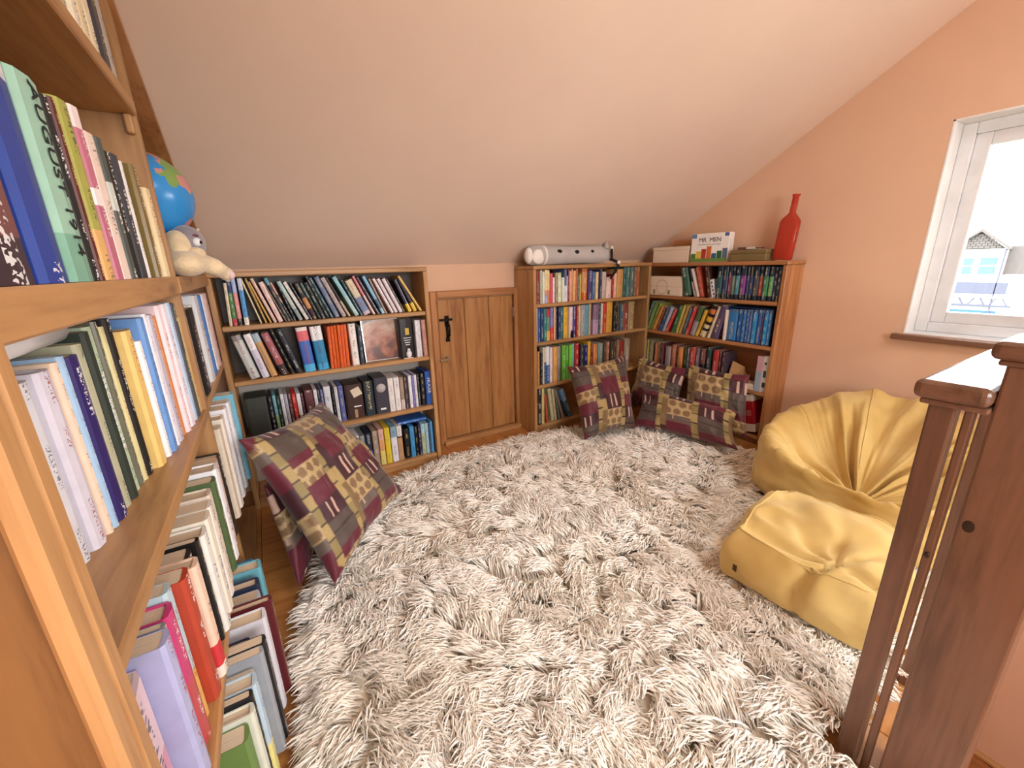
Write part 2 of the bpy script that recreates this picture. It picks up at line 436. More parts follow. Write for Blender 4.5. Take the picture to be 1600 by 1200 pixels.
for (z, tk) in ((SB, .024), (SC, .024), (SD, .028)):
    tb(box('shelf', BX + .002, FX, NY + .027, DY - .0005, z - tk, z, M['pine_y'], bev=.003))
    tb(box('shelf', BX + .002, FX - .004, DY + .0225, EY, z - tk, z, M['pine_y'], bev=.003))
tb(prism('sloping_top', [(NY + .1, zt(NY + .1) - .0), (EY - .01, zt(EY - .01)), (EY - .01, zt(EY - .01) - .02), (NY + .1, zt(NY + .1) - .02)], 'x', BX + .002, FX + .008, M['brown_y']))
tb(box('back_panel', BX - .004, BX + .001, NY, EY, 0, 1.2, M['pine_y'], bev=0))
tb(prism('back_panel', [(NY, 1.2), (EY, 1.2), (EY, zt(EY) - .021), (NY + .3, zt(NY + .3) - .021), (NY, zt(NY + .3) - .021)], 'x', BX - .004, BX + .001, M['brown_y']))
tb(box('shelf_bracket', FX - .02, FX - .006, DY - .02, DY - .001, SU - .07, SU - .031, M['pine_z'], bev=.003))

# ------------------------------------------------------------------ balustrade at the stair head
bal = empty('balustrade', (.96, .14, 0)); tag(bal, 'dark stained wooden newel post and handrail at the stair head', 'balustrade')
def bp(o): return under(o, bal)
newel = bp(box('newel_post', .95, 1.05, .037, .136, -.1, .917, M['newel_z'], bev=.004, seg=2))
M['knot'] = plain('wood_knot', '2e1c14', .4)
bp(ellipsoid('knot', (.950, 0.122, 0.641), (.0006, .0075, .011), M['knot'])); bp(ellipsoid('knot', (.951, .1585, .56), (.0025, .004, .006), M['knot']))
bp(box('cap_moulding', .942, 1.058, .029, .144, .915, .924, M['newel_y'], bev=.003, seg=2))
bp(box('newel_cap', .932, 1.068, .019, .154, .924, .952, M['newel_y'], bev=.010, seg=3))
bp(box('half_newel', .95, .985, .174, .208, 0, .838, M['newel_z'], bev=.003, seg=2))
bp(box('baluster', .953, .972, .1525, .165, .0, .838, M['newel_z'], bev=.003, seg=2))
for xx in (1.27, 1.62, 1.97, 2.3):
    bp(box('baluster', xx, xx + .025, .172, .197, 0, .838, M['newel_z'], bev=.003, seg=2))
bp(box('rail_moulding', .938, 2.585, .1365, .218, .836, .846, M['newel_x'], bev=.003, seg=2))
bp(box('handrail', .928, 2.585, .1365, .228, .846, .878, M['newel_x'], bev=.011, seg=3))

# ------------------------------------------------------------------ the neighbouring house through the window
M['brick_pale'] = plain('pale_render', 'a8a4a0', .8)
M['tile'] = plain('roof_tile', '4a4442', .8)
M['blueglass'] = plain('window_sky_glass', '22486a', .15)
M['slate'] = plain('slate_band', '3c3e4c', .7)
KS = 60 / 14.0
def hp(y, z): return (y * KS, 1.08 + (z - 1.08) * KS)
house = empty('house', (60, 11, -8)); tag(house, 'pale gabled house with tiled roof seen through the window', 'house')
def hs(o): return under(o, house)
def hbox(name, y0, y1, z0, z1, x0, x1, mat, bev=.02):
    a, b = hp(y0, z0); c, d = hp(y1, z1)
    return hs(box(name, x0, x1, min(a, c), max(a, c), min(b, d), max(b, d), mat, bev=bev))
hbox('gable_wall', 2.50, 3.4, -1.2, 1.17, 60.0, 62, M['brick_pale'])
a = hp(2.46, 1.14); b = hp(2.93, 1.53); c = hp(3.40, 1.14)
hs(prism('gable_roof', [a, b, c, (c[0], c[1] + .25), (b[0], b[1] + .28), (a[0], a[1] + .25)], 'x', 59.4, 66, M['tile']))
hs(prism('gable_face', [hp(2.52, 1.16), hp(2.93, 1.49), hp(3.34, 1.16)], 'x', 59.9, 60.2, M['tile']))
for r in range(6):
    for k in range(8 - r):
        y = 2.58 + r * .045 + k * .09; z = 1.17 + r * .052
        hbox('gable_tile', y, y + .084, z, z + .05, 59.78, 59.9, M['tile'])
hbox('roof_slope', 0.2, 2.5, .60, 1.2, 60.8, 61.2, M['tile'])
a = hp(2.5, 1.44)
hs(prism('main_roof', [(61, hp(0, .8)[1]), (66, hp(0, 1.52)[1]), (66, hp(0, 1.45)[1]), (61, hp(0, .73)[1])], 'y', -6, hp(2.55, 0)[0], M['tile']))
for (y0, y1) in ((2.96, 3.11), (2.60, 2.85)):
    for (z0, z1) in ((.62, .78), (.82, .97)):
        w = hbox('window', y0, y1, z0, z1, 59.9, 60.05, M['blueglass'])
hbox('slate_band', 2.33, 3.4, .19, .44, 59.7, 60, M['slate'])
hbox('string_course', 2.2, 3.4, .10, .13, 59.6, 60, M['white'])
hbox('string_course', 2.2, 3.4, -.09, -.05, 59.6, 60, M['slate'])
for k in range(6):
    y = 2.25 + k * .17
    p = [hp(y, -.05), hp(y + .025, -.05), hp(y + .11, .10), hp(y + .085, .10)] if k % 2 == 0 else [hp(y + .085, -.05), hp(y + .11, -.05), hp(y + .025, .10), hp(y, .10)]
    hs(prism('truss_bar', p, 'x', 59.6, 59.8, M['slate']))
hbox('low_windows', 2.4, 3.2, -.32, -.18, 59.9, 60.05, M['blueglass'])
hbox('downpipe', 2.49, 2.515, -1.2, 1.15, 59.7, 59.85, M['slate'])

struct(box('ground', 4, 160, -120, 120, -9, -8.5, plain('garden_ground', '55604a', .9), bev=0))

# ------------------------------------------------------------------ books
def parse_cols(s):
    out = []
    for p in s.split(','):
        if '/' in p: c, f = p.split('/'); out.append((srgb(c), float(f)))
        else: out.append((srgb(p), 1.0))
    return out
def cname(rgb):
    r, g, b = [x ** (1 / 2.2) for x in rgb]
    mx, mn = max(r, g, b), min(r, g, b); v = mx; s = 0 if mx == 0 else (mx - mn) / mx
    if mx - mn < 1e-6: h = 0
    elif mx == r: h = (60 * (g - b) / (mx - mn)) % 360
    elif mx == g: h = 60 * (b - r) / (mx - mn) + 120
    else: h = 60 * (r - g) / (mx - mn) + 240
    if v < .2: return 'black'
    if s < .13: return 'white' if v > .86 else 'pale grey' if v > .65 else 'grey' if v > .35 else 'charcoal'
    if v < .36 and s < .5: return 'dark grey' if not (200 < h < 260) else 'dark slate'
    if h < 14 or h > 340: n = 'pink' if (v > .7 and s < .55) else 'red' if v > .55 else 'maroon'
    elif h < 40: n = ('cream' if s < .3 and v > .8 else 'tan' if s < .62 and v > .55 else 'orange' if v > .72 else 'brown')
    elif h < 66: n = 'cream' if s < .35 and v > .8 else 'yellow' if v > .72 else 'olive'
    elif h < 165: n = 'green' if v > .38 else 'dark green'
    elif h < 195: n = 'teal'
    elif h < 255: n = 'pale blue' if v > .7 and s < .45 else 'blue' if v > .42 else 'navy'
    else: n = 'lilac' if v > .6 else 'purple'
    return n
NUM = 'zero first second third fourth fifth sixth seventh eighth ninth tenth eleventh twelfth thirteenth fourteenth fifteenth sixteenth seventeenth eighteenth nineteenth twentieth'.split()
def ordn(i):
    if i <= 20: return NUM[i]
    t = {2: 'twenty', 3: 'thirty'}[i // 10]
    return ('thirtieth' if i == 30 else t + '-' + NUM[i % 10])
def book_mesh(name, t, d, h, cols, txt, hard=True, pages=None, dvd=False):
    """spine at y=0, depth to +y, thickness along x. Cover as a U, title strip printed on the spine"""
    bt = min(.003 if hard else .0012, t * .18)
    b = 0.0 if dvd else min(.004, t * .12)
    ox = [(-t / 2, d), (-t / 2, .004), (-t * .38, -b * .55 + .001), (0, -b), (t * .38, -b * .55 + .001), (t / 2, .004), (t / 2, d)]
    ix = [(-t / 2 + bt, d), (-t / 2 + bt, .007), (-t * .33, .0045), (0, .0045), (t * .33, .0045), (t / 2 - bt, .007), (t / 2 - bt, d)]
    zs = [h * (1 - f) for _, f in cols][::-1] + [h]
    zs[0] = 0.0
    cc = [c for c, _ in cols][::-1]
    n = len(ox); V = []; Fc = []; C = []; U = []
    for z in zs:
        V += [(x, y, z) for x, y in ox] + [(x, y, z) for x, y in ix]
    main = max(cols, key=lambda q: q[1] - ([0] + [p[1] for p in cols])[cols.index(q)])[0]
    uu = [0, .02, .12, .5, .88, .98, 1]
    for k in range(len(zs) - 1):
        o = k * 2 * n; p = o + 2 * n
        for i in range(n - 1):
            Fc.append((o + i, o + i + 1, p + i + 1, p + i)); C.append(cc[k] if 0 < i < n - 2 else cc[k])
            if 1 <= i <= n - 3: U.append([(uu[i], zs[k] / t), (uu[i + 1], zs[k] / t), (uu[i + 1], zs[k + 1] / t), (uu[i], zs[k + 1] / t)])
            else: U.append([(3, 0)] * 4)
            Fc.append((o + n + i + 1, o + n + i, p + n + i, p + n + i + 1)); C.append(main); U.append([(3, 0)] * 4)
        for i, s in ((0, 1), (n - 1, -1)):
            q = (o + i, p + i, p + n + i, o + n + i)
            Fc.append(q if s > 0 else q[::-1]); C.append(cc[k]); U.append([(3, 0)] * 4)
    last = (len(zs) - 1) * 2 * n
    for i in range(n - 1):
        Fc.append((i + 1, i, n + i, n + i + 1)); C.append(cc[0]); U.append([(3, 0)] * 4)
        Fc.append((last + i, last + i + 1, last + n + i + 1, last + n + i)); C.append(cc[-1]); U.append([(3, 0)] * 4)
    mi = [0] * len(Fc)
    if dvd:                                  # closed plastic case
        for z0, flip in ((0, False), (last, True)):
            q = (z0 + n, z0 + 2 * n - 1, z0 + n + 3)
            pass
    if pages is not None or dvd:
        e = .0 if dvd else (.003 if hard else .0003)
        x0, x1, y0, y1 = -t / 2 + bt * .95, t / 2 - bt * .95, .0044, d - (.0005 if dvd else .003 if hard else .0005)
        z0, z1 = (.0005, h - .0005) if dvd else (e + .0004, h - e - .0006)
        base = len(V)
        V += [(x0, y0, z0), (x1, y0, z0), (x1, y1, z0), (x0, y1, z0), (x0, y0, z1), (x1, y0, z1), (x1, y1, z1), (x0, y1, z1)]
        for q in ((3, 2, 1, 0), (4, 5, 6, 7), (0, 1, 5, 4), (1, 2, 6, 5), (2, 3, 7, 6), (3, 0, 4, 7)):
            Fc.append(tuple(base + a for a in q)); C.append(cc[-1] if dvd else (.8, .7, .55)); U.append([(3, 0)] * 4); mi.append(0 if dvd else 1)
    me = bpy.data.meshes.new(name); me.from_pydata(V, [], Fc); me.update()
    ca = me.color_attributes.new('Col', 'FLOAT_COLOR', 'CORNER'); ta = me.color_attributes.new('Txt', 'FLOAT_COLOR', 'CORNER')
    uvl = me.uv_layers.new(name='spine')
    cv, uvv = [], []
    for f, c, u in zip(Fc, C, U):
        for q in u: cv += [*c, 1.0]; uvv += list(q)
    ca.data.foreach_set('color', cv); ta.data.foreach_set('color', [*txt, 1.0] * len(me.loops))
    uvl.data.foreach_set('uv', uvv)
    me.materials.append(M['book']); me.materials.append(M['pages'])
    me.polygons.foreach_set('material_index', mi)
    return me
def pages_mesh(t, d, h, hard):
    bt = min(.003 if hard else .0012, t * .18); e = .004 if hard else .0006
    bm = bmesh.new(); bbox(bm, -t / 2 + bt, t / 2 - bt, .0046, d - (.004 if hard else .0008), e, h - e)
    me = bpy.data.meshes.new('pages'); bm.to_mesh(me); bm.free(); me.materials.append(M['pages']); return me
ROT = {'back': 0.0, 'right': -math.pi / 2, 'left': math.pi / 2}
def place_book(kind, wall, front, along, z, t, h, ang, cstr, label, group, d=None, parts=False, hard=None, cat=None, name=None):
    t = max(.005, t * .955); cols = parse_cols(cstr)
    d = d or min(.172, max(.10, h * random.uniform(.62, .74)))
    hard = (random.random() < .35) if hard is None else hard
    lum = sum(cols[-1][0]) / 3
    txt = random.choice([(.9, .88, .8), (.85, .7, .3), (.95, .95, .95)]) if lum < .3 else random.choice([(.05, .05, .06), (.35, .05, .05), (.05, .1, .3)])
    a = math.radians(ang)
    base = (along, front, z + t / 2 * abs(math.sin(a)) + .0005) if wall == 'back' else (front, along, z + t / 2 * abs(math.sin(a)) + .0005)
    Mx = Matrix.Rotation(ROT[wall], 4, 'Z') @ Matrix.Rotation(a, 4, 'Y')
    dvd = kind == 'dvd'
    nm = name or ('dvd_case' if dvd else 'book')
    if parts and not dvd:
        root = empty(nm); root.matrix_world = Matrix.Translation(base) @ Mx
        cv = link('cover', book_mesh('cover', t, d, h, cols, txt, hard)); cv.parent = root
        pg = link('pages', pages_mesh(t, d, h, hard)); pg.parent = root
    else:
        root = link(nm, book_mesh(nm, t, d, h, cols, txt, hard, pages=True, dvd=dvd))
        root.matrix_world = Matrix.Translation(base) @ Mx
    tag(root, label, cat or ('dvd' if dvd else 'book'), group)
    return root
def dominant(cstr):
    cs = parse_cols(cstr); prev = 0; best = None
    for c, f in cs:
        if best is None or f - prev > best[1]: best = (c, f - prev)
        prev = f
    return cname(best[0])
CASE = {'b2': 'bookcase left of small door', 'b3': 'bookcase right of small door', 'b4': 'bookcase on window wall'}
SHN = {1: 'top', 2: 'second', 3: 'third', 4: 'bottom'}
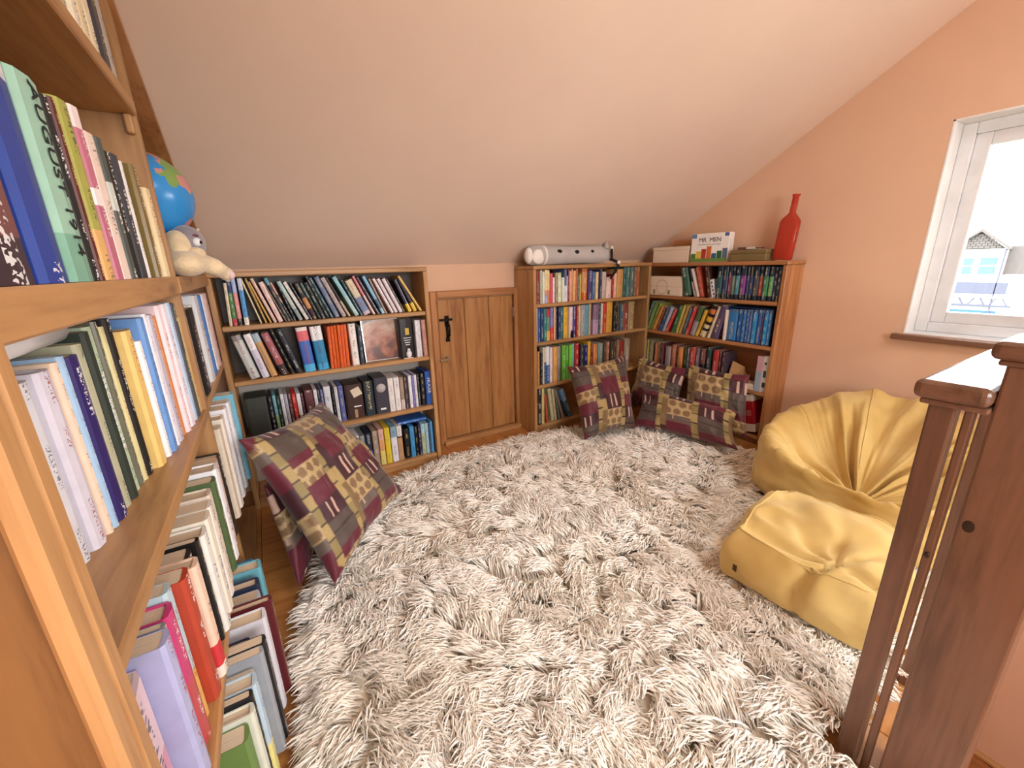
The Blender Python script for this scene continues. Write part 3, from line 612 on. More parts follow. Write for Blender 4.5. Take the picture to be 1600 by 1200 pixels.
ROWS = {"b2_1":[[-0.128,0.012,0.1772,2.9,"e8dcc0"],[-0.111,0.018,0.1971,1.7,"e8e8ec/.06,2a3f7a/.3,4f8a4a/.85,c8484e"],[-0.093,0.016,0.198,1.2,"aebfe8/.3,e89a98/.85,3a3a3c"],[-0.07,0.018,0.197,1.2,"d8dcec/.25,5a9ed8/.83,f0ece0"],[-0.0165,0.0068,0.1999,-12.7,"f0deb0"],[0.002,0.0097,0.1974,-13.5,"a8843a"],[0.0195,0.0086,0.1857,-16.6,"d8a850"],[0.0375,0.0124,0.1992,-17.5,"ecc8bc"],[0.059,0.0192,0.1804,-16.4,"f0d0c8"],[0.08,0.0075,0.1857,-19.5,"6a5a50"],[0.092,0.0152,0.1995,-18.7,"5ea0b0/.15,3a3e40"],[0.1045,0.0085,0.1799,-19.1,"e09a90/.3,2a2422/.38,c89a88/.5,2a2a2c"],[0.116,0.0116,0.179,-14.9,"222428"],[0.14,0.0169,0.1845,-20.3,"b8d4d0/.3,c8d4cc/.7,98a4a0"],[0.1675,0.0157,0.1825,-22.2,"f6f2ee"],[0.1825,0.0084,0.1766,-20.9,"3a2a30"],[0.1985,0.0217,0.1714,-19.1,"2c3038/.4,c08050/.7,3a2028"],[0.2195,0.0123,0.1736,-19.2,"5a7474/.4,2f3f3c"],[0.236,0.0171,0.172,-18.6,"2a3230"],[0.2555,0.0142,0.2011,-19.2,"26302e"],[0.2725,0.014,0.1965,-20.6,"2e5058"],[0.296,0.0225,0.198,-20.1,"6a7898"],[0.3265,0.0195,0.1961,-21.9,"b8a8a8"],[0.351,0.011,0.201,-23.8,"3a3a34/.6,c8b898"],[0.3865,0.0191,0.2009,-24.4,"98ccd4/.5,b8dce0"],[0.406,0.011,0.1815,-23.0,"2a4a54"],[0.4325,0.0341,0.1779,-22.8,"d8ccb0/.5,7a8cb0/.9,c8b8c4"],[0.4675,0.012,0.2012,-23.1,"e08890/.5,e8ccc0"],[0.4875,0.0118,0.1965,-24.3,"5a4a54"],[0.5105,0.0157,0.1976,-22.9,"88c0e0/.6,4a6a84/.85,98c8dc"],[0.526,0.0093,0.1833,-21.1,"b89a8c"],[0.5575,0.0137,0.1862,-24.1,"ecdcdc"],[0.5775,0.0156,0.1836,-23.8,"e8dce0"],[0.6,0.0165,0.1823,-23.6,"ecdfe4"],[0.615,0.011,0.1813,-23.7,"5a5450"],[0.645,0.0186,0.172,-21.5,"2c2438/.75,f0c838"],[0.6745,0.0193,0.1805,-23.2,"241e2c/.75,f0c838"],[0.702,0.0122,0.2033,-29.5,"ecc46c"]],"b2_2":[[-0.0785,0.0381,0.1997,-12.4,"8a8c8a/.12,c8ccc8"],[-0.038,0.0293,0.2024,-12.0,"f4f2f4/.35,d8d4e4"],[-0.005,0.0273,0.2033,-13.1,"a8c0c8/.2,d0a068"],[0.039,0.0309,0.2021,-15.2,"a86068/.6,b06060/.75,3a2a2c"],[0.071,0.0135,0.2198,-15.3,"1c1c20"],[0.099,0.0232,0.2208,-15.2,"2a3038"],[0.1445,0.0489,0.2093,-3.3,"f0e0dc/.08,e07078/.3,4a70c0/.83,58b8e8"],[0.203,0.0499,0.2083,-3.3,"f4f4f4/.32,2a88b8/.85,40a8dc"],[0.241,0.014,0.2021,2.0,"e8692c"],[0.256,0.014,0.2031,1.7,"e5652a"],[0.271,0.014,0.2041,1.7,"ea6e30"],[0.285,0.014,0.2051,2.0,"e8692c"],[0.3,0.014,0.2051,2.0,"e46428"],[0.3155,0.015,0.2051,1.7,"e8692c"],[0.353,0.034,0.206,0.0,"f4ece4"],[0.383,0.016,0.191,0.9,"3a4a5c"],[0.6155,0.081,0.205,-0.0,"15171a"],[0.669,0.016,0.196,0.0,"e8e4e8"],[0.6865,0.017,0.194,-0.3,"dcd8de"],[0.7115,0.025,0.194,-0.6,"b88478"]],"b2_3":[[-0.099,0.09,0.19,0,"3a3c34"],[-0.0425,0.015,0.187,0,"1e2022"],[-0.0255,0.015,0.19,0,"6aa0b0/.5,88a878"],[-0.01,0.014,0.184,0,"1e3a28"],[0.0065,0.015,0.189,0,"e4e4ea"],[0.022,0.014,0.186,0,"b8b4bc"],[0.038,0.014,0.186,0,"6a4a48"],[0.0545,0.017,0.183,0,"d03028/.6,8a2020"],[0.074,0.018,0.1795,0,"f0ecec/.6,8a7060"],[0.09,0.01,0.177,0,"5a3038"],[0.1185,0.039,0.1875,0,"6a3a3e"],[0.148,0.016,0.1855,0,"ece8ec"],[0.1625,0.011,0.183,0,"2a2c34"],[0.1755,0.013,0.1805,0,"6a70a0"],[0.2005,0.031,0.1925,0,"dcdce4"],[0.225,0.008,0.178,0,"1a1a1e"],[0.24,0.016,0.1835,0,"d8d8dc"],[0.2625,0.023,0.185,0,"5a64a0"],[0.322,0.088,0.1815,0,"3a1e18"],[0.3945,0.049,0.186,0,"1e2e38"],[0.4575,0.069,0.1955,0,"3e3e4a"],[0.509,0.03,0.1835,0,"ece4e0"],[0.5405,0.029,0.1835,0,"f0ece8"],[0.5675,0.021,0.181,0,"a89080/.7,d8c8c8"],[0.5885,0.017,0.1795,0,"4a3c40"],[0.613,0.018,0.1815,0,"f0f0f4"],[0.629,0.012,0.181,0,"7a70b8"],[0.6435,0.015,0.1805,0,"e8e8f0"],[0.659,0.012,0.182,0,"3a3a3e"],[0.682,0.024,0.182,0,"141418"],[0.7165,0.037,0.19,0,"2a5cb8"]],"b2_4":[[0.239,0.032,0.204,0,"d8b890"],[0.268,0.026,0.1885,0,"c8d0e0/.3,5a7aa0"],[0.3015,0.033,0.197,0,"ececf0/.35,c8a070"],[0.333,0.026,0.192,0,"8a8c90"],[0.364,0.03,0.197,0,"20283c/.5,3a56a8"],[0.3975,0.029,0.2025,0,"a89080"],[0.4295,0.029,0.2055,0,"e0b0a0/.3,e8a868/.6,e8d078"],[0.4615,0.029,0.2065,0,"ecd030"],[0.496,0.034,0.205,0,"88a8b8/.3,e8e8f0"],[0.528,0.028,0.2025,0,"e8e4e0/.3,6a4a30/.35,c09868"],[0.566,0.03,0.1755,0,"101014"],[0.597,0.026,0.182,0,"4a98d0"],[0.62,0.018,0.177,0,"16161c"],[0.64,0.016,0.186,0,"2a2a4a"],[0.6605,0.023,0.1835,0,"a8d0dc/.3,b8c0a0"],[0.6825,0.019,0.183,0,"a0d0d8"],[0.6975,0.009,0.187,0,"3a4a80"],[0.711,0.016,0.188,0,"58a8e0"],[0.7285,0.015,0.1865,0,"1a1c22"],[0.746,0.02,0.1805,0,"f0ece8/.6,2a2020/.7,f0ece8"]],"b3_1":[[1.446,0.02,0.207,0,"8a2030"],[1.4655,0.017,0.198,0,"b8c0a0"],[1.4825,0.015,0.1895,0,"f0f0ec"],[1.5015,0.021,0.1995,0,"f0dca0/.6,e0a070/.75,b0b8d8"],[1.521,0.016,0.1965,0,"e8d890/.6,e0906a"],[1.5415,0.023,0.177,0,"d85868"],[1.5615,0.015,0.153,0,"f4f0ec"],[1.5825,0.025,0.18,0,"9a8a70"],[1.6105,0.027,0.1795,0,"c8dc90/.1,e8ecd0"],[1.632,0.014,0.1505,0,"f0f4e4"],[1.6505,0.021,0.2015,0,"5a6a94/.5,dce4f0"],[1.6675,0.011,0.158,0,"f4ece4"],[1.679,0.012,0.1965,0,"7a2a20"],[1.695,0.018,0.1875,0,"f0a888"],[1.7095,0.009,0.207,0,"d09070"],[1.7255,0.021,0.1885,0,"f0b878"],[1.743,0.012,0.204,0,"c07050"],[1.7605,0.019,0.1545,0,"6a7068"],[1.7785,0.015,0.165,0,"c8b850"],[1.8095,0.047,0.2045,0,"b86a38/.1,c89060/.75,c05018"],[1.856,0.04,0.1855,0,"4a3c70"],[1.891,0.026,0.1775,0,"4a70a0"],[1.917,0.022,0.1745,0,"e8d098"],[1.9415,0.025,0.1895,0,"2c3460"],[1.977,0.038,0.1745,0,"c8bcb0"],[2.024,0.046,0.1385,0,"ecd0c4"],[2.0585,0.023,0.1585,0,"9a2820"],[2.084,0.026,0.1625,0,"ecbca0"],[2.1235,0.055,0.187,0,"c89858"],[2.168,0.024,0.1975,0,"2e5a58"],[2.1995,0.037,0.2015,0,"3a6e6a"],[2.2355,0.033,0.2035,0,"5a6c6c"],[2.265,0.022,0.1975,0,"7a6048"],[2.293,0.032,0.1995,0,"a05a38"]],"b3_2":[[1.4325,0.007,0.209,0,"d8d8dc"],[1.446,0.018,0.206,0,"2a5aa0"],[1.467,0.022,0.2065,0,"1a3a6a"],[1.4915,0.025,0.203,0,"2a7a80"],[1.5205,0.027,0.198,0,"c83838/.25,6a9a88/.7,e8c858"],[1.5495,0.027,0.203,0,"7a78b8/.6,d04040"],[1.5725,0.015,0.2075,0,"e8c090"],[1.5865,0.011,0.2025,0,"16182c"],[1.6025,0.019,0.2015,0,"2a2c5c"],[1.6275,0.029,0.202,0,"2c6a74"],[1.6615,0.035,0.2015,0,"e8b840"],[1.6965,0.029,0.199,0,"e8d8d8"],[1.7285,0.029,0.201,0,"544488"],[1.7525,0.017,0.202,0,"b04030"],[1.773,0.022,0.203,0,"e0c8a0"],[1.802,0.032,0.203,0,"a8b0b0"],[1.8375,0.035,0.2005,0,"6aa0b8"],[1.864,0.016,0.2085,0,"c8b890"],[1.9095,0.049,0.2005,0,"8a7088/.5,b89ab8"],[1.9465,0.021,0.198,0,"2a4a58"],[1.966,0.016,0.2035,0,"e0d0c8"],[1.994,0.038,0.2045,0,"b83a28"],[2.044,0.056,0.208,0,"d0a040"],[2.083,0.02,0.208,0,"141418"],[2.105,0.022,0.209,0,"1c1c24"],[2.1255,0.011,0.1885,0,"5a4a40"],[2.149,0.032,0.184,0,"4a6070"],[2.192,0.05,0.1835,0,"8a4030"],[2.2495,0.059,0.197,0,"a08860"]],"b3_3":[[1.439,0.016,0.219,0,"c08840"],[1.453,0.01,0.2475,0,"181818"],[1.4665,0.015,0.209,0,"2a2a30"],[1.482,0.012,0.2415,0,"e8e0c8"],[1.496,0.014,0.24,0,"e0d8c8/.4,3a5a88"],[1.518,0.028,0.242,0,"e4ecf4/.5,2a60a8"],[1.545,0.022,0.2335,0,"e8e0ec"],[1.5725,0.031,0.235,0,"e8b058"],[1.6025,0.027,0.234,0,"a098a0"],[1.644,0.034,0.236,0,"6ab838"],[1.675,0.026,0.2345,0,"5aa830"],[1.701,0.024,0.234,0,"7cc84a"],[1.725,0.022,0.236,0,"70c8b0"],[1.7555,0.037,0.237,0,"b82830"],[1.799,0.03,0.2275,0,"3a3e44"],[1.8325,0.033,0.214,0,"1c2070"],[1.8625,0.025,0.2375,0,"e8b838"],[1.887,0.02,0.217,0,"8a1a20"],[1.9175,0.037,0.2135,0,"d8925c"],[1.968,0.048,0.2125,0,"7a9494"],[2.0075,0.019,0.213,0,"5a4a38"],[2.034,0.032,0.215,0,"a87058"],[2.075,0.034,0.2155,0,"3a3430"],[2.1045,0.023,0.2145,0,"4a3028"],[2.132,0.03,0.2195,0,"8a6850"],[2.1705,0.043,0.2075,0,"8a2820"],[2.219,0.054,0.215,0,"988c78"]],"b3_4":[[1.444,0.038,0.248,0.5,"2a1a18/.35,3a2a20/.4,8a7a60/.43,3a2a20"],[1.4765,0.023,0.245,0.0,"d8cc88"],[1.508,0.016,0.1965,-4.1,"b85038"],[1.5645,0.0267,0.2346,-8.6,"c8c8a0"],[1.5885,0.0168,0.2253,-8.2,"e0c89a"],[1.611,0.0118,0.2181,-11.1,"6a7a70"],[1.651,0.019,0.2239,-17.9,"b09890"],[1.7055,0.0325,0.223,-21.8,"7ab0e0/.4,4a6a80"]],"b4_1":[[1.7887,0.0543,0.1992,-14.3,"3a6050"],[1.7348,0.016,0.2039,-18.8,"20242c/.5,c8c0b8"],[1.7102,0.0174,0.1862,-20.0,"d8c8c0"],[1.6856,0.0243,0.1951,-16.6,"b04a38"],[1.6296,0.0278,0.1992,-13.1,"4a2a24"],[1.572,0.038,0.196,0,"16283a/.28,2a5a60/.85,1a2634"],[1.535,0.032,0.195,0,"16283a/.28,2c3a60/.85,1a2634"],[1.5065,0.021,0.194,0,"16283a/.28,7a3a4a/.85,1a2634"],[1.483,0.024,0.193,0,"16283a/.28,6a8a80/.85,1a2634"],[1.4575,0.023,0.192,0,"16283a/.28,4a8a90/.85,1a2634"],[1.428,0.032,0.191,0,"16283a/.28,7a3a80/.85,1a2634"],[1.399,0.022,0.19,0,"16283a/.28,4a5a8a/.85,1a2634"],[1.376,0.02,0.1895,0,"16283a/.28,3a4a70/.85,1a2634"],[1.3505,0.027,0.189,0,"16283a/.28,4a4a50/.85,1a2634"],[1.324,0.024,0.188,0,"16283a/.28,a8504a/.85,1a2634"],[1.2975,0.025,0.187,0,"16283a/.28,3a7a50/.85,1a2634"],[1.2715,0.023,0.186,0,"16283a/.28,6a9a68/.85,1a2634"],[1.2475,0.023,0.185,0,"16283a/.28,3a3a5a/.85,1a2634"],[1.224,0.022,0.185,0,"16283a/.28,2a4050/.85,1a2634"]],"b4_2":[[2.1241,0.0237,0.2086,17.4,"4a7060"],[2.0987,0.0237,0.2037,17.8,"6a8a50"],[2.0734,0.0224,0.2019,19.8,"a0a040"],[2.0459,0.0268,0.1799,22.7,"d0a050"],[2.0163,0.0214,0.1786,19.8,"8a3a30"],[1.9901,0.0246,0.1825,21.3,"2a5a80"],[1.9642,0.0208,0.177,20.3,"b0b0c0"],[1.9391,0.0227,0.1704,23.7,"d04a4a"],[1.8817,0.0303,0.1913,16.9,"3a6a40"],[1.8535,0.02,0.1971,14.3,"c8b850"],[1.8281,0.026,0.194,15.4,"b89050"],[1.7974,0.0219,0.1833,15.1,"4a6a7a"],[1.771,0.0249,0.1922,15.7,"c04040"],[1.7298,0.0363,0.1935,14.8,"4a6a48/.5,a8a8b0"],[1.6949,0.0237,0.1763,17.6,"d8b040"],[1.6526,0.0344,0.2118,19.2,"201c24/.1,d88050/.25,201c24/.35,e0b040/.5,201c24/.6,e0d0a0/.72,201c24/.8,d8c8a0"],[1.6082,0.0198,0.2078,15.8,"e0d0b0"],[1.5683,0.0483,0.2098,13.5,"5a4c70"],[1.5012,0.018,0.187,0.0,"e8d8c8"]],"b4_2s":[[1.462,0.06,0.1865,0,"4a6a90/.1,2a78b8"],[1.418,0.026,0.189,0,"4a6a90/.1,2a5aa0"],[1.3925,0.023,0.19,0,"4a6a90/.1,3a78b0"],[1.371,0.018,0.1915,0,"4a6a90/.1,3a60a0"],[1.3545,0.015,0.1915,0,"4a6a90/.1,5a70a8"],[1.331,0.03,0.193,0,"4a6a90/.1,2a88c0"],[1.303,0.024,0.194,0,"4a6a90/.1,3a5a98"],[1.2855,0.009,0.1945,0,"4a6a90/.1,4a2a50"],[1.268,0.024,0.195,0,"4a6a90/.1,2a88c0"],[1.2455,0.021,0.1965,0,"4a6a90/.1,3a80b8"]],"b4_3":[[2.1475,0.033,0.186,0,"4a5a58"],[2.1115,0.033,0.191,0,"b0b0a0"],[2.085,0.016,0.1945,0,"a8a050"],[2.06,0.03,0.195,0,"8a8060"],[2.016,0.024,0.1805,0,"c07040"],[1.989,0.026,0.188,0,"c8b898"],[1.9595,0.029,0.1885,0,"5a2a34"],[1.9115,0.049,0.1655,0,"a89a98"],[1.8635,0.037,0.186,0,"c07858"],[1.8355,0.015,0.181,0,"6a3a50"],[1.805,0.038,0.179,0,"d89050"],[1.763,0.02,0.1855,0,"3a4a38"],[1.7395,0.023,0.186,0,"6a7a80"],[1.7065,0.041,0.191,0,"c04a40"],[1.6705,0.027,0.1905,0,"7a6a70"],[1.6345,0.033,0.1905,0,"7a4a44/.5,2a2020/.65,c06a38"],[1.593,0.034,0.2085,0,"3a5050"],[1.54,0.04,0.1995,0,"b83a34"],[1.509,0.018,0.2015,0,"5a3038"],[1.485,0.022,0.1935,0,"4a3c48"]],"b1_a":[[0.6272,0.0704,0.1965,13.5,"1f3f96"],[0.7044,0.0776,0.1961,2.2,"9cc8b4"],[0.758,0.0254,0.2081,-1.7,"1a1a1c"],[0.7786,0.0137,0.215,0.9,"5a2018"],[0.8127,0.0501,0.2214,3.5,"a8a850/.7,e0b070"],[0.86,0.0391,0.2301,1.9,"f0e0e0/.12,c07088/.45,f0e8e8/.55,b86880"],[0.9121,0.0586,0.2082,2.5,"f0dcd0"],[0.9594,0.0328,0.2151,1.3,"4a5450/.3,c8d0c8/.5,4a5450"],[0.9998,0.0438,0.2032,2.3,"141416"],[1.0532,0.0555,0.21,0.4,"2a3440"],[1.0929,0.0185,0.209,1.2,"f0f0f0"],[1.1621,0.1057,0.2192,6.0,"7a6428"],[1.2287,0.0152,0.1924,-6.9,"6a2a2a"],[1.2924,0.0989,0.192,10.1,"f0dcb0"]]}
PLACED = {}
SPEC = {'b2_1': ('back', 2.101, .86), 'b2_2': ('back', 2.101, .62), 'b2_3': ('back', 2.118, .341), 'b2_4': ('back', 2.118, .05),
        'b3_1': ('back', 2.10, .846), 'b3_2': ('back', 2.10, .612), 'b3_3': ('back', 2.10, .331), 'b3_4': ('back', 2.10, .058),
        'b4_1': ('right', 2.422, .848), 'b4_2': ('right', 2.422, .597), 'b4_2s': ('right', 2.43, .603), 'b4_3': ('right', 2.422, .325)}
LIM = {'b2_1': 1.054, 'b2_2': .834, 'b2_3': .594, 'b2_4': .315, 'b3_1': 1.045, 'b3_2': .82, 'b3_3': .586, 'b3_4': .305, 'b4_1': 1.039, 'b4_2': .822, 'b4_2s': .802, 'b4_3': .571}
for key, (wall, front, z) in SPEC.items():
    cs, sh = key.split('_'); slip = sh.endswith('s'); shn = SHN[int(sh[0])]
    dvd = key in ('b2_3', 'b2_4')
    lim = LIM[key]
    for i, (c0, th, h, ang, colr) in enumerate(ROWS[key]):
        h = min(h, (lim - z - th * abs(math.sin(math.radians(ang)))) / math.cos(math.radians(ang)))
        what = 'dvd case' if dvd else 'book'
        if key == 'b2_3' and th > .045: what = 'boxed set'
        if slip: lab = f'{ordn(i + 1)} book from left inside the blue slipcase, {dominant(colr)} spine'
        else: lab = f'{ordn(i + 1)} {what} from left, {dominant(colr)} spine, {shn} shelf of {CASE[cs]}'
        grp = ('books in the blue slipcase' if slip else f'{"dvd cases" if dvd else "books"} on the {shn} shelf of the {CASE[cs]}')
        b = place_book('dvd' if dvd else 'book', wall, front + (0 if dvd or slip else random.uniform(-.004, .010)), c0, z, th, h, ang, colr, lab, grp,
                       d=.135 if dvd else .12 if wall == 'right' else None, parts=(key in ('b2_1', 'b2_2')), hard=True if slip else None)
        PLACED[(key, i)] = b
M['ink_white'] = plain('white_ink', 'f0f0f0', .6); M['ink_black'] = plain('black_ink', '16181a', .6); M['ink_blue'] = plain('blue_ink', '3a7ea8', .6)
M['ink_gold'] = plain('gold_ink', 'c9a94f', .5)
def spine_text(book, body, size, z, x=0.0, mat='ink_white', upright=False):
    # printed on the spine, reading downwards (or upright)
    MM = Matrix.Translation((x, -.0045, z)) @ Matrix.Rotation(math.pi / 2, 4, 'X')
    if not upright: MM = MM @ Matrix.Rotation(-math.pi / 2, 4, 'Z')
    return text_mesh('title', body, size, M[mat], book, MM)
def spine_patch(book, x0, x1, z0, z1, mat, y=-.0046, rounded=False):
    if rounded:
        o = lathe('spine_emblem', [(.0005, -.0004), ((x1 - x0) / 2, -.0004), ((x1 - x0) / 2, 0), (.0005, 0)], mat, n=20, axis='y')
        o.parent = book; o.location = ((x0 + x1) / 2, y, (z0 + z1) / 2); return o
    return box('spine_emblem', x0, x1, y, y + .001, z0, z1, mat, book, 0)
def no_title(book):
    me = (book.data or book.children[0].data); buf = [0.0] * (len(me.loops) * 4)
    me.color_attributes['Col'].data.foreach_get('color', buf); me.color_attributes['Txt'].data.foreach_set('color', buf)
for k in (('b2_3', 30), ('b2_3', 20), ('b2_3', 18), ('b2_2', 16), ('b2_3', 0)): no_title(PLACED[k])
spine_text(PLACED[('b2_3', 30)], 'HOUSE', .028, .11)
d1 = PLACED[('b2_3', 20)]                                    # dark boxed set with pale disc
spine_patch(d1, -.024, .024, .115, .163, plain('pale_disc', 'b9b1b4', .6), y=-.0012, rounded=True)
spine_patch(d1, -.012, .016, .02, .03, M['ink_white'], y=-.0012)
d2_ = PLACED[('b2_3', 18)]                                   # brown boxed set with a pale sticker
st = spine_patch(d2_, -.0225, .0225, -.022, .022, plain('sticker', 'd8c8b4', .6), y=-.0012)
st.location = (.012, 0, .14); st.rotation_euler = (0, math.radians(-20), 0)
spine_patch(d2_, -.006, .03, .062, .068, M['ink_white'], y=-.0012); spine_patch(d2_, -.006, .008, .005, .05, plain('figure_print', 'b08a66', .6), y=-.0012)
spine_text(PLACED[('b2_3', 19)], 'EIFFTE', .024, .11, mat='ink_white') if False else None
bk = PLACED[('b2_2', 16)]                                    # thick black book with gold bird and lines
spine_patch(bk, -.008, .012, .125, .16, M['ink_gold'], y=-.0108)
for k in range(4): spine_patch(bk, -.02 + .003 * k, .02 - .003 * k, .108 - k * .012, .111 - k * .012, M['ink_white'], y=-.0108)

def thing_box(name, label, cat, c, size, mat, rz=0, tilt=None, group=None, bev=.003, parent=None):
    bm = bmesh.new(); bbox(bm, -size[0] / 2, size[0] / 2, -size[1] / 2, size[1] / 2, 0, size[2], bev)
    o = from_bm(name, bm, mat, parent)
    o.location = c; o.rotation_euler = tilt or (0, 0, rz)
    if label: tag(o, label, cat, group)
    return o
# flat book across the bottom dvds
root = place_book('book', 'back', 2.13, .60, .242, .02, .16, 0, '2a66b8', 'blue book lying flat on top of the bottom-shelf dvd cases', None, d=.12)
root.rotation_euler = (0, math.pi / 2, 0); root.location = (.53, 2.14, .2545)
# picture leaning on the second shelf
pic = empty('picture', (.498, 2.15, .6205), (math.radians(-6), 0, 0)); tag(pic, 'clip-framed reddish brown portrait print on the second shelf', 'picture')
N = NT('portrait_print')
g = N.n('ShaderNodeTexNoise', Scale=16.0, Detail=3.0, Distortion=1.2); N.l(N.coord(), g.inputs['Vector'])
tc = N.n('ShaderNodeTexCoord'); sp = N.n('ShaderNodeSeparateXYZ'); N.l(tc.outputs['Generated'], sp.inputs[0])
vo = N.n('ShaderNodeTexVoronoi', Scale=24.0); vo.feature = 'SMOOTH_F1'; N.l(N.coord(), vo.inputs['Vector'])
f = N.math('ADD', N.math('MULTIPLY', sp.outputs[2], .5), N.math('ADD', N.math('MULTIPLY', g.outputs['Fac'], .75), N.math('MULTIPLY', vo.outputs['Distance'], -.55)))
f = N.math('ADD', f, .08)
N.l(N.ramp(f, [(.2, srgb('5a2a18')), (.42, srgb('a05a38')), (.62, srgb('b98a70')), (.78, srgb('cdb49c')), (.92, srgb('6a4a3a'))]), N.b.inputs['Base Color'])
N.b.inputs['Roughness'].default_value = .25
box('print', -.085, .085, -.002, 0, .004, .206, N.m, pic, 0)
box('mount', -.089, .089, 0, .006, 0, .21, M['white'], pic, .001)
for x in (-.0895, .0895): box('clip_edge', x - .002, x + .002, -.003, .006, 0, .21, M['chrome'], pic, 0)
# small white penguin ornament before the black book
orn = empty('ornament', (.616, 2.094, .6205)); tag(orn, 'tiny white and grey bird ornament in front of a black book', 'ornament')
pale = plain('glazed_white', 'e6e2e4', .3); pkb = plain('pale_pink', 'e0bdb4', .5)
box('base', -.03, .022, -.004, .006, 0, .006, pkb, orn, .002)
ellipsoid('body', (0, 0, .024), (.014, .009, .02), pale, orn); ellipsoid('head', (0, -.001, .046), (.009, .008, .009), pale, orn)
ellipsoid('beak', (.0, -.009, .045), (.002, .004, .002), M['ink_gold'], orn); ellipsoid('wing', (.013, 0, .024), (.003, .006, .013), plain('blue_grey', '8a98a8', .4), orn)

# slipcase of blue books
sl = empty('slipcase', (2.43, 1.358, .5975)); tag(sl, 'navy slipcase holding a row of blue books on second shelf', 'slipcase')
nv = plain('navy_card', '20345e', .5)
def sp_(o): return under(o, sl)
sp_(box('case_side', 2.427, 2.565, 1.4935, 1.4965, .5975, .806, nv, bev=0)); sp_(box('case_side', 2.427, 2.565, 1.2305, 1.2335, .5975, .806, nv, bev=0))
sp_(box('case_top', 2.427, 2.565, 1.2335, 1.4935, .803, .806, nv, bev=0)); sp_(box('case_bottom', 2.427, 2.565, 1.2335, 1.4935, .5975, .6025, nv, bev=0))

# ---- tall bookcase rows: (y0, y1, x, h, colours)
def left_row(code, z, ents, where, parts=True):
    for i, (y0, y1, x, h, colr) in enumerate(ents):
        lab = f'{ordn(i + 1)} book from the near end, {dominant(colr)} spine, {where} of tall left bookcase'
        b = place_book('book', 'left', x, (y0 + y1) / 2, z, (y1 - y0), h, 0, colr, lab, f'books on the {where} of the tall bookcase',
                       d=min(.19, x - BX - .012, h * .72), parts=parts, hard=None)
        PLACED[(code, i)] = b
left_row('a', SA, [(.50, .588, -.182, .205, '2a2226/.55,7a4a48/.8,3a2a34'), (.592, .662, -.180, .215, 'd8dce4/.12,1f3f96'), (.666, .738, -.178, .212, '9cc8b4/.75,7cae98'), (.741, .768, -.180, .21, '1a1a1c'), (.770, .783, -.178, .215, '5a2018'),
    (.786, .834, -.178, .221, 'a8a850/.7,e0b070'), (.838, .878, -.178, .228, 'f0e0e0/.12,c07088/.45,f0e8e8/.55,b86880'), (.882, .938, -.180, .208, 'f0dcd0'), (.942, .975, -.180, .214, '4a5450/.3,c8d0c8/.5,4a5450'), (.978, 1.020, -.182, .203, '141416'),
    (1.024, 1.078, -.182, .209, '2a3440'), (1.083, 1.101, -.182, .208, 'f0f0f0'), (1.165, 1.205, -.180, .219, '7a6428'), (1.212, 1.226, -.185, .192, '6a2a2a'), (1.255, 1.315, -.180, .19, 'f0dcb0')], 'eye-level shelf')
left_row('u', SU, [(.80, .86, -.20, .24, '3a5a4a'), (.87, .93, -.20, .25, '7a2a28'), (.94, 1.0, -.19, .22, 'd8c040'), (1.004, 1.04, -.19, .23, 'c8b898'), (1.044, 1.085, -.185, .22, 'f0e8d0'), (1.09, 1.13, -.185, .22, 'e8d8b0'), (1.135, 1.18, -.185, .2, 'ece0c4'), (1.19, 1.235, -.182, .19, '3a3a44'), (1.24, 1.27, -.182, .17, 'b8b0a8')], 'upper shelf')
left_row('b', SB, [(.505, .575, -.285, .225, 'e6eaec'), (.578, .655, -.268, .235, 'dfe6ea'), (.657, .690, -.250, .24, 'dfe3ec'), (.692, .730, -.243, .245, 'dcdae8'), (.731, .745, -.238, .25, 'f0d8c0'), (.746, .762, -.236, .255, 'a8ccec'), (.763, .803, -.235, .25, '2a1e66'), (.805, .833, -.236, .262, 'b8b89a'),
    (.835, .860, -.232, .275, '2c3830'), (.862, .890, -.236, .28, 'b8ccb0'), (.892, .905, -.232, .285, '6a6a58'), (.907, .925, -.23, .275, 'dcd49c'), (.927, .955, -.228, .285, '101012'), (.957, 1.005, -.215, .26, 'ecc878'), (1.007, 1.03, -.21, .235, 'f0f0f4'),
    (1.032, 1.065, -.205, .275, '6a98d4'), (1.067, 1.085, -.203, .28, 'f0f0f4'), (1.087, 1.13, -.202, .275, 'c8c4d4'), (1.132, 1.148, -.2, .27, 'd08850'), (1.15, 1.185, -.195, .29, 'f4dce0'), (1.187, 1.235, -.192, .29, 'f0e4ec'), (1.237, 1.265, -.19, .29, 'b8d0e8'), (1.267, 1.31, -.188, .285, '4a525c'), (1.312, 1.332, -.186, .25, 'c8a870')], 'middle shelf')
left_row('c', SC, [(.50, .60, -.21, .235, 'e8d0dc/.5,d8a0b8/.7,ece0e8'), (.602, .64, -.185, .25, 'b0b4dc'), (.642, .655, -.19, .25, '8a8a90'), (.657, .70, -.19, .25, 'c83a78/.5,c04a50'), (.702, .735, -.195, .26, 'b8d0d8/.6,e0b060'), (.737, .78, -.18, .25, 'b04028'), (.782, .82, -.172, .24, 'e8c8b0/.7,c83038/.9,f0e0d0'),
    (.83, .875, -.19, .23, '2a2826'), (.877, .895, -.178, .235, '141416'), (.897, .945, -.172, .23, 'ece8e0'), (.95, 1.0, -.17, .235, 'ece4d4'), (1.002, 1.05, -.17, .235, 'f0e8dc'), (1.052, 1.10, -.174, .24, 'e0d0c0'), (1.102, 1.14, -.167, .25, '4a6038'), (1.145, 1.2, -.165, .26, 'f0f0f4'), (1.205, 1.26, -.17, .25, 'd8c0b0'), (1.265, 1.32, -.17, .24, '2a2020')], 'lower shelf')
